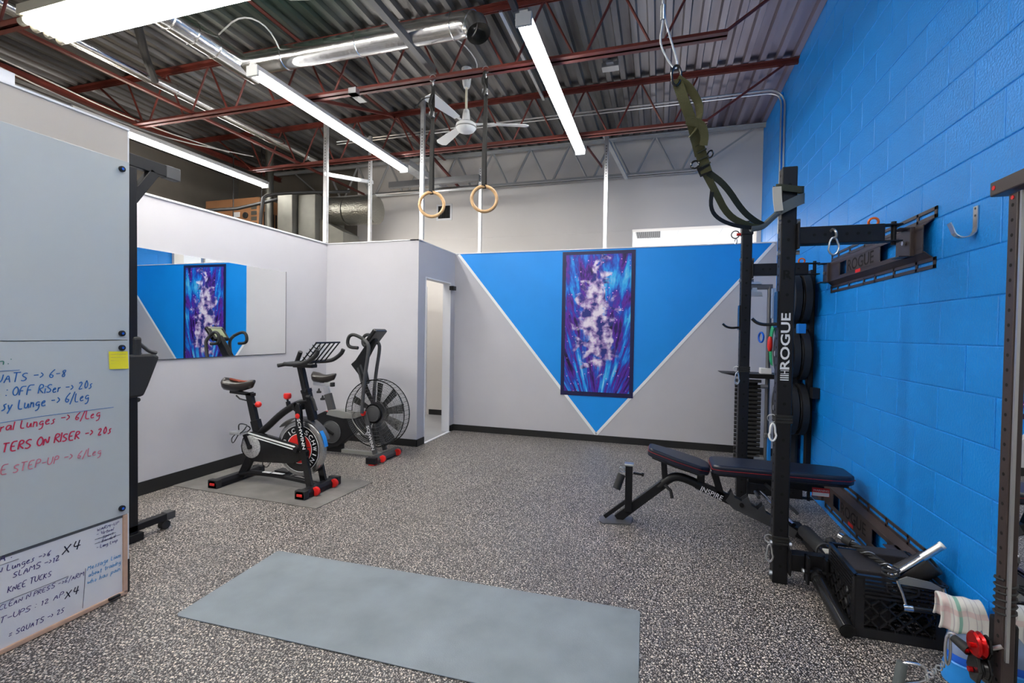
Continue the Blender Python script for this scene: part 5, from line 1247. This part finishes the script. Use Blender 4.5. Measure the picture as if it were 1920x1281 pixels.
for k in range(3): b.tube([(1.10 + .008 * k + .028 * math.cos(a) * (1 + .1 * k), 5.40 - .01 * k, 1.28 + .20 * math.sin(a)) for a in [2 * PI * q / 20 for q in range(20)]], .009, 8, closed=True)
tag(b.done('resistance_band', 'green', smooth=True), 'green looped resistance band hanging behind the near upright', 'resistance band')
b = B().lathe((1.06, 5.33, 1.37), (0, 0, -1), [(0, .012), (.03, .024), (.10, .026), (.14, .018), (.15, .006)], 14)
tag(b.done('hand_gripper', 'red', smooth=True), 'red grip hanging in front of the green band', 'grip')
b = B().torus((1.0, 5.45, 1.36), (1, 0.3, 0), .05, .010, 18, 6)
tag(b.done('blue_clip', 'blue_plastic', smooth=True), 'dark blue clip on the grey column', 'clip')
tag(B().box(1.06, 1.13, 5.30, 5.34, 1.55, 1.85).done('plastic_sleeve', 'clear_plastic', bev=.006), 'clear plastic pouch hanging beside the near upright', 'pouch')
tag(B().box(1.10, 1.16, 4.50, 4.56, 1.40, 1.48).done('blue_tag', 'sky_plastic', bev=.004), 'light blue square clip between the plates', 'clip')
t = thing('leaning_pad', 'tall dark rounded pad standing by the blue wall behind the rack', 'pad', (1.2, 5.1, 0))
b = B(); b.prism([(1.10, .02), (1.25, .02), (1.262, .9), (1.262, 1.75), (1.24, 1.90), (1.17, 1.90), (1.13, 1.75)], (0, 5.0, 0), (1, 0, 0), (0, 0, 1), (0, 1, 0), -.0, .22); b.done('pad_body', 'rubber', t, bev=.03, bseg=3)
B().ribbon([(1.12, 4.996, 1.2), (1.265, 4.996, 1.2)], .04, .004, (0, 0, 1)).done('strap', 'black_web', t)

# ================================================================== LANDMINE + CRATE
t = thing('landmine_sleeve', 'black steel landmine tube swivelled to the lower rack arm', 'landmine', (.82, 2.87, .1))
b = B(); b.box(.775, .785, 2.86, 2.925, .06, .20).box(.86, .87, 2.86, 2.925, .06, .20).box(.775, .87, 2.905, 2.925, .06, .20).cyl((.76, 2.875, .125), (.885, 2.875, .125), .012, n=10); b.done('yoke', 'black_metal', t)
b = B(); b.cyl((.822, 2.90, .115), (.822, 2.845, .10), .034, n=16); b.cyl((.825, 2.85, .14), (.825, 2.85, .155), .012, n=6); b.done('swivel', 'black_metal', t, smooth=True)
B().cyl((.823, 2.86, .10), (.842, 2.50, .042), .034, n=24).done('tube', 'black_gloss', t, smooth=True)
b = B(); b.cyl((.842, 2.50, .042), (.8421, 2.498, .0416), .030, n=24); b.done('tube_mouth', 'hole', t)
b = B(); b.cyl((.76, 2.875, .125), (.752, 2.875, .125), .014, n=6).cyl((.885, 2.875, .125), (.895, 2.875, .125), .014, n=6); b.done('bolts', 'zinc', t)
t = thing('barbell_tube', 'thick black telescopic tube lying under the bench towards the wall', 'tube', (.9, 3.3, .1))
B().cyl((.92, 3.48, .12), (.95, 3.18, .12), .042, n=20).done('tube_body', 'rubber', t, smooth=True)
B().cyl((.95, 3.20, .12), (.965, 3.03, .12), .046, n=20).done('tube_body', 'black_gloss', t, smooth=True)
B().torus((.95, 3.19, .12), (.1, -1, 0), .046, .005, 20, 6).done('collar', 'dark_grey', t, smooth=True)
B().box(.915, .955, 3.06, 3.12, .158, .1655).done('sticker', 'tan_web', t)
B().sphere((1.01, 3.30, .14), .028, 14).done('lock_knob', 'rubber', t, smooth=True)
t = thing('steel_bar', 'short chrome bar lying beside the near upright under the bench', 'bar', (.85, 3.6, .1))
B().cyl((.79, 4.17, .14), (.875, 3.55, .13), .013, n=16).done('bar_shaft', 'chrome', t, smooth=True)

# milk crate
cx0, cx1, cy0, cy1, CHt = .885, 1.225, 2.55, 2.90, .285
t = thing('milk_crate', 'black plastic milk crate of gym attachments by the blue wall', 'crate', (1.05, 2.72, 0))


def crate_side(o, ex, L, name='crate_side'):
    b = B(); n = V(ex).cross(V(0, 0, 1)); th = .010; o = V(o); ex = V(ex); H = CHt

    def bar(a, z0, c, z1, w=.007, d=th):
        b.beam(o + ex * a + V(0, 0, z0), o + ex * c + V(0, 0, z1), d, w)
    # bottom band, corner posts, top louvres
    b.prism([(0, 0), (L, 0), (L, .045), (0, .045)], o, ex, (0, 0, 1), n, -th / 2, th / 2)
    for a in (0, L - .035): b.prism([(a, .045), (a + .035, .045), (a + .035, H), (a, H)], o, ex, (0, 0, 1), n, -th / 2, th / 2)
    for k in range(5): bar(.03, H - .006 - k * .017, L - .03, H - .006 - k * .017, .007, .016)
    bar(.0, H - .003, L, H - .003, .010, .018)
    bar(.03, .192, L - .03, .192, .01)
    # diagonal lattice
    z0, z1 = .045, .19; s = .066; x = .035 - (z1 - z0)
    while x < L - .035:
        for sg in (1, -1):
            a0, a1 = (x, x + (z1 - z0)) if sg > 0 else (x + (z1 - z0), x)
            pa, pb = (a0, z0), (a1, z1)
            lo, hi = .035, L - .035

            def clip(p, q):
                (xa, za), (xb, zb) = p, q
                if xa > xb: (xa, za), (xb, zb) = (xb, zb), (xa, za)
                if xb <= lo or xa >= hi: return None
                if xa < lo: za += (zb - za) * (lo - xa) / (xb - xa); xa = lo
                if xb > hi: zb -= (zb - za) * (xb - hi) / (xb - xa); xb = hi
                return (xa, za, xb, zb)
            c = clip(pa, pb)
            if c: bar(c[0], c[1], c[2], c[3], .0065, .009)
        x += s
    return b.done(name, 'crate', t)


crate_side((cx0, cy0, 0), (1, 0, 0), cx1 - cx0)
crate_side((cx1, cy1, 0), (-1, 0, 0), cx1 - cx0)
crate_side((cx0, cy1, 0), (0, -1, 0), cy1 - cy0)
crate_side((cx1, cy0, 0), (0, 1, 0), cy1 - cy0)
b = B()
for i in range(9): b.box(cx0, cx1, cy0 + i * .042, cy0 + .008 + i * .042, .0, .008)
for i in range(9): b.box(cx0 + i * .041, cx0 + .008 + i * .041, cy0, cy1, .0, .008)
b.done('crate_floor', 'crate', t)
b = B(); b.ribbon(smoothpath([(1.0, cy0 - .008, .262), (1.0, cy0 - .014, .23), (1.06, cy0 - .014, .215), (1.12, cy0 - .014, .23), (1.12, cy0 - .008, .262)]), .008, .008, (0, 1, 0)).done('handle_rim', 'crate', t)

o = B().box(.905, 1.06, 2.63, 2.87, .012, .275).done('foam_block', 'purple_foam', bev=.006); tag(o, 'dark foam block sitting in the milk crate', 'foam block')
o = B().box(1.0, 1.2, 2.79, 2.885, .24, .30).done('foam_wedge', 'purple_foam', bev=.006); tag(o, 'smaller foam piece at the back of the crate', 'foam block')
t = thing('foam_roller', 'thick black foam roller leaning in the crate against the wall', 'foam roller', (1.17, 2.75, .2))
B().cyl((1.13, 2.72, .16), (1.225, 2.73, .345), .058, n=32).done('roller', 'rubber', t, smooth=True) if False else None
b = B(); a_ = V(1.115, 2.70, .235); c_ = V(1.222, 2.66, .345); b.lathe(a_, c_ - a_, [(0, .055), ((c_ - a_).length - .004, .055), ((c_ - a_).length, .051), ((c_ - a_).length, .028), ((c_ - a_).length - .05, .026)], 32); b.done('roller', mat('roller_foam', (.035, .033, .032), .38), t, smooth=True)
t = thing('cable_handle_bar', 'chrome V shaped cable handle standing up out of the crate', 'cable handle', (1.15, 2.62, .3))
B().cyl((1.055, 2.60, .285), (1.155, 2.60, .38), .0125, n=16).done('grip', 'chrome', t, smooth=True)
B().cyl((1.155, 2.60, .38), (1.225, 2.60, .445), .0165, n=16).done('rotating_sleeve', 'zinc', t, smooth=True)
B().cyl((1.223, 2.60, .443), (1.232, 2.60, .451), .0175, n=16).done('end_cap', 'white_plastic', t, smooth=True)
B().sphere((1.045, 2.60, .278), .022, 12, (1.2, .8, .8)).done('swivel', 'chrome', t, smooth=True)
t = thing('triceps_rope', 'black and silver twisted rope handle lying over the crate', 'rope', (1.0, 2.7, .3))
R1, R2 = V(.945, 2.80, .335), V(1.055, 2.66, .295)
b = B(); d, s_, u_ = frame(R2 - R1); L_ = (R2 - R1).length
for k in range(3): b.tube([R1 + d * (L_ * i / 24) + (s_ * math.cos(i * .55 + k * 2.09) + u_ * math.sin(i * .55 + k * 2.09)) * .008 for i in range(25)], .0075, 6)
b.done('rope', 'rubber', t, smooth=True)
b = B(); b.tube([R1 + d * (L_ * i / 24) + (s_ * math.cos(i * .55 + 1) + u_ * math.sin(i * .55 + 1)) * .0145 for i in range(25)], .0028, 6); b.done('silver_thread', 'zinc', t, smooth=True)
B().cyl(R1 - d * .035, R1 + d * .005, .022, n=16).done('stopper', 'rubber', t, smooth=True)
B().cyl(R1 - d * .06, R1 - d * .035, .017, n=16).done('end_ferrule', 'chrome', t, smooth=True)
B().cyl(R2, R2 + d * .05, .016, n=16).done('end_ferrule', 'chrome', t, smooth=True)
o = B().tube([(1.03 + .03 * math.cos(a), 2.58 + .03 * math.sin(a), .285 + .003 * a) for a in [k * .5 for k in range(28)]], .005, 6).done('coiled_cord', 'rubber', smooth=True); tag(o, 'black coiled cord at the front rim of the crate', 'cord')
t = thing('d_handle', 'chrome stirrup cable handle hanging over the front of the crate', 'cable handle', (1.1, 2.53, .2))
B().tube(smoothpath([(1.035, 2.53, .292), (1.055, 2.525, .24), (1.068, 2.52, .185)]), .0065, 8).done('stirrup_arm', 'chrome', t, smooth=True)
B().tube(smoothpath([(1.205, 2.53, .285), (1.215, 2.525, .24), (1.21, 2.52, .185)]), .0065, 8).done('stirrup_arm', 'chrome', t, smooth=True)
B().prism([(1.035, .285), (1.075, .31), (1.165, .30), (1.215, .275), (1.205, .268), (1.04, .275)], (0, 2.54, 0), (1, 0, 0), (0, 0, 1), (0, 1, 0), -.003, .003).done('top_plate', 'silver_plastic', t)
B().cyl((1.075, 2.52, .18), (1.215, 2.52, .183), .014, n=16).done('grip', 'black_gloss', t, smooth=True)
B().cyl((1.055, 2.52, .18), (1.09, 2.52, .181), .0155, n=16).done('grip_end', 'chrome', t, smooth=True)

# jug and towel
t = thing('water_jug', 'big blue water jug under the towel by the wall', 'jug', (1.16, 2.37, 0))
jc = (1.192, 2.33, 0)
B().lathe(jc, (0, 0, 1), [(0.001, .062), (.01, .074), (.04, .078), (.055, .071), (.065, .073), (.085, .067), (.095, .069), (.10, .065)], 32).done('base', 'sky_plastic', t, smooth=True)
B().lathe(jc, (0, 0, 1), [(.10, .064), (.115, .068), (.13, .062), (.15, .062), (.17, .058)], 32).done('body', 'blue_plastic', t, smooth=True)
B().lathe(jc, (0, 0, 1), [(.13, .064), (.16, .067), (.20, .056), (.24, .045), (.275, .038), (.277, .02)], 32).done('shoulder', 'clear_plastic', t, smooth=True)
B().cyl((1.192, 2.33, .275), (1.192, 2.33, .30), .030, n=24).done('lid', 'blue_plastic', t, smooth=True)
# towel
tw = B(); nu, nv = 18, 26; vs = []; uvs = []
for j in range(nv + 1):
    v = j / nv
    for i in range(nu + 1):
        u = i / nu
        x = 1.098 + .135 * u; s = (v - .47) * .27     # arc length over the jug top
        r_ = .035
        if abs(s) < r_ * PI / 2: y = 2.335 + r_ * math.sin(s / r_) * -1; z = .352 + r_ * (math.cos(s / r_) - 1) * 1
        else:
            sg = 1 if s > 0 else -1; e = abs(s) - r_ * PI / 2
            y = 2.335 - sg * (r_ + .10 * e + .006 * math.sin(u * 17 + v * 3)); z = .352 - r_ - e
        z += -.012 * u + .003 * math.sin(u * 13); x += .006 * math.sin(v * 9) + (.012 * v * (u - .5)) - .02 * (v > .42) * (v - .42) * (1 - u)
        y += -.01 * math.sin(u * PI)
        vs.append((x, y, z)); uvs.append((u, v))
fs = [(j * (nu + 1) + i, j * (nu + 1) + i + 1, (j + 1) * (nu + 1) + i + 1, (j + 1) * (nu + 1) + i) for j in range(nv) for i in range(nu)]
tw.add(vs, fs); o = tw.done('tea_towel', 'towel', smooth=True); tag(o, 'white tea towel with green and red stripes over the blue jug', 'towel')
ul = o.data.uv_layers.new(name='UVMap')
for lp_ in o.data.loops: ul.data[lp_.index].uv = uvs[lp_.vertex_index]
md = o.modifiers.new('solid', 'SOLIDIFY'); md.thickness = .006

# ================================================================== FUNCTIONAL TRAINER (right edge)
t = thing('wall_pulley_tower', 'black pulley tower upright at the right edge in front of the mirror', 'cable machine', (1.12, 2.02, 0))
ux0, ux1, uy0, uy1 = 1.115, 1.15, 1.995, 2.04
u = B().box(ux0, ux1, uy0, uy1, 0, 1.86).done('upright', 'brown_metal', t, bev=.004)
b = B(); holes_face(b, ux0, (uy0 + uy1) / 2, .12, 1.84, .05, 'x', .006); b.done('bolt_holes', 'hole', u, kind='stuff')
B().box(ux0 + .004, ux0 + .013, uy0 - .012, uy0 - .003, .30, 1.86).done('guide_rod', 'zinc', t)
B().box(1.095, 1.16, 1.1, 2.10, 1.868, 1.918).done('top_arm', 'brown_metal', t, bev=.004)
B().cyl((1.095, 2.078, 1.895), (1.0935, 2.078, 1.895), .008, n=10).done('red_badge', 'red', t)
B().cyl((1.115, 2.018, 1.845), (1.113, 2.018, 1.845), .007, n=10).done('red_badge', 'red', t)
b = B(); b.box(1.06, 1.18, 1.98, 2.13, .0, .02); b.done('foot_plate', 'black_metal', t)
B().box(1.117, 1.165, 2.0, 2.075, .02, .42).done('lower_shroud', 'black_metal', t, bev=.01)
B().tube([(1.132 + .026 * math.cos(k * .6), 2.018 + .032 * math.sin(k * .6), .44 + .0022 * k) for k in range(60)], .004, 6).done('cord_wrap', 'rubber', t, smooth=True)
text('ROGUE', (ux1, uy0 + .015, 1.15), (ux1, uy0 + .015, 1.55), .05, 'white_print', u, up=(0, 1, 0), fat=.01)
# red trolley with pulleys
p = thing('pulley_trolley', 'black and red double pulley carriage with a ball handle', 'pulley', (1.08, 2.03, .3))
B().prism([(0, .05), (.028, .075), (.055, .07), (.065, .03), (.05, 0), (.07, -.04), (.055, -.085), (.02, -.09), (-.005, -.05), (.01, 0)], (1.055, 2.12, .335), (0, -1, 0), (0, 0, 1), (1, 0, 0), -.006, .006).done('side_plate', 'black_gloss', p, bev=.003)
B().prism([(0, .05), (.028, .075), (.055, .07), (.065, .03), (.05, 0), (.07, -.04), (.055, -.085), (.02, -.09), (-.005, -.05), (.01, 0)], (1.085, 2.12, .335), (0, -1, 0), (0, 0, 1), (1, 0, 0), -.004, .004).done('side_plate', 'black_gloss', p, bev=.002)
B().lathe((1.046, 2.085, .375), (1, 0, 0), [(0, .036), (.006, .042), (.014, .034), (.022, .042), (.028, .036)], 28).done('pulley_wheel', 'red_anod', p, smooth=True)
B().lathe((1.058, 2.085, .295), (1, 0, 0), [(0, .028), (.005, .034), (.012, .028), (.02, .034), (.024, .028)], 28).done('pulley_wheel', 'black_gloss', p, smooth=True)
for y_, z_ in ((2.085, .37), (2.11, .335), (2.085, .285)): B().cyl((1.047, y_, z_), (1.036, y_, z_), .009, n=12).done('bolt', 'red_anod', p, smooth=True)
B().tube([(1.09, 2.07, .375), (1.11, 2.05, .40)], .007, 8).done('spring', 'zinc', p)
B().cyl((1.03, 2.16, .345), (1.05, 2.11, .335), .014, .018, n=18).done('cable_stop', 'rubber', p, smooth=True)
h = thing('stirrup_handle', 'silver stirrup cable handle lying on the floor near the pulley', 'cable handle', (.96, 2.2, 0))
b = B(); pts = [V(1.01, 2.17, .26) + V(.008 * math.cos(a), .004, .055 * math.sin(a)) for a in [2 * PI * k / 16 for k in range(16)]]; b.tube(pts, .0045, 8, closed=True); b.torus((1.02, 2.17, .315), (.4, 1, 0), .012, .004, 14, 6); b.done('snap_hook', 'zinc', h, smooth=True)
b = B()
for k in range(5): b.torus((1.0 - .012 * k, 2.18, .20 - .016 * k), (.3 if k % 2 else 1, 1 if k % 2 else 0, 0), .009, .0028, 12, 6)
b.done('chain_links', 'zinc', h, smooth=True)
B().tube(smoothpath([(.96, 2.19, .13), (.94, 2.19, .115), (.90, 2.19, .10), (.865, 2.19, .085)]), .006, 8).done('stirrup_arm', 'chrome', h, smooth=True)
B().tube(smoothpath([(.96, 2.19, .135), (.955, 2.20, .17), (.90, 2.21, .165), (.875, 2.21, .155)]), .006, 8).done('stirrup_arm', 'chrome', h, smooth=True)
B().cyl((.865, 2.19, .07), (.885, 2.205, .165), .018, n=18).done('grip', 'grey_web', h, smooth=True)

p.location = p.location + V(.01, -.05, -.055); h.location = h.location + V(.03, -.03, -.035)
# wall hook
t = thing('wall_hook', 'galvanised J hook screwed high on the blue wall', 'hook', (1.26, 2.49, 1.85))
pth = [(1.270, 2.52, 1.935), (1.270, 2.52, 1.845)] + [(1.270 - .034 + .034 * math.cos(a), 2.52 + .01 * (1 - math.cos(a)), 1.84 - .034 * math.sin(a)) for a in [PI * k / 8 for k in range(1, 8)]] + [(1.198, 2.542, 1.85), (1.19, 2.545, 1.872)]
B().ribbon(pth, .030, .004, (0, 1, 0)).done('hook_strip', 'zinc', t)
b = B()
for z in (1.925, 1.895): b.cyl((1.268, 2.52, z), (1.2665, 2.52, z), .005, n=8)
b.done('screws', 'dark_grey', t)
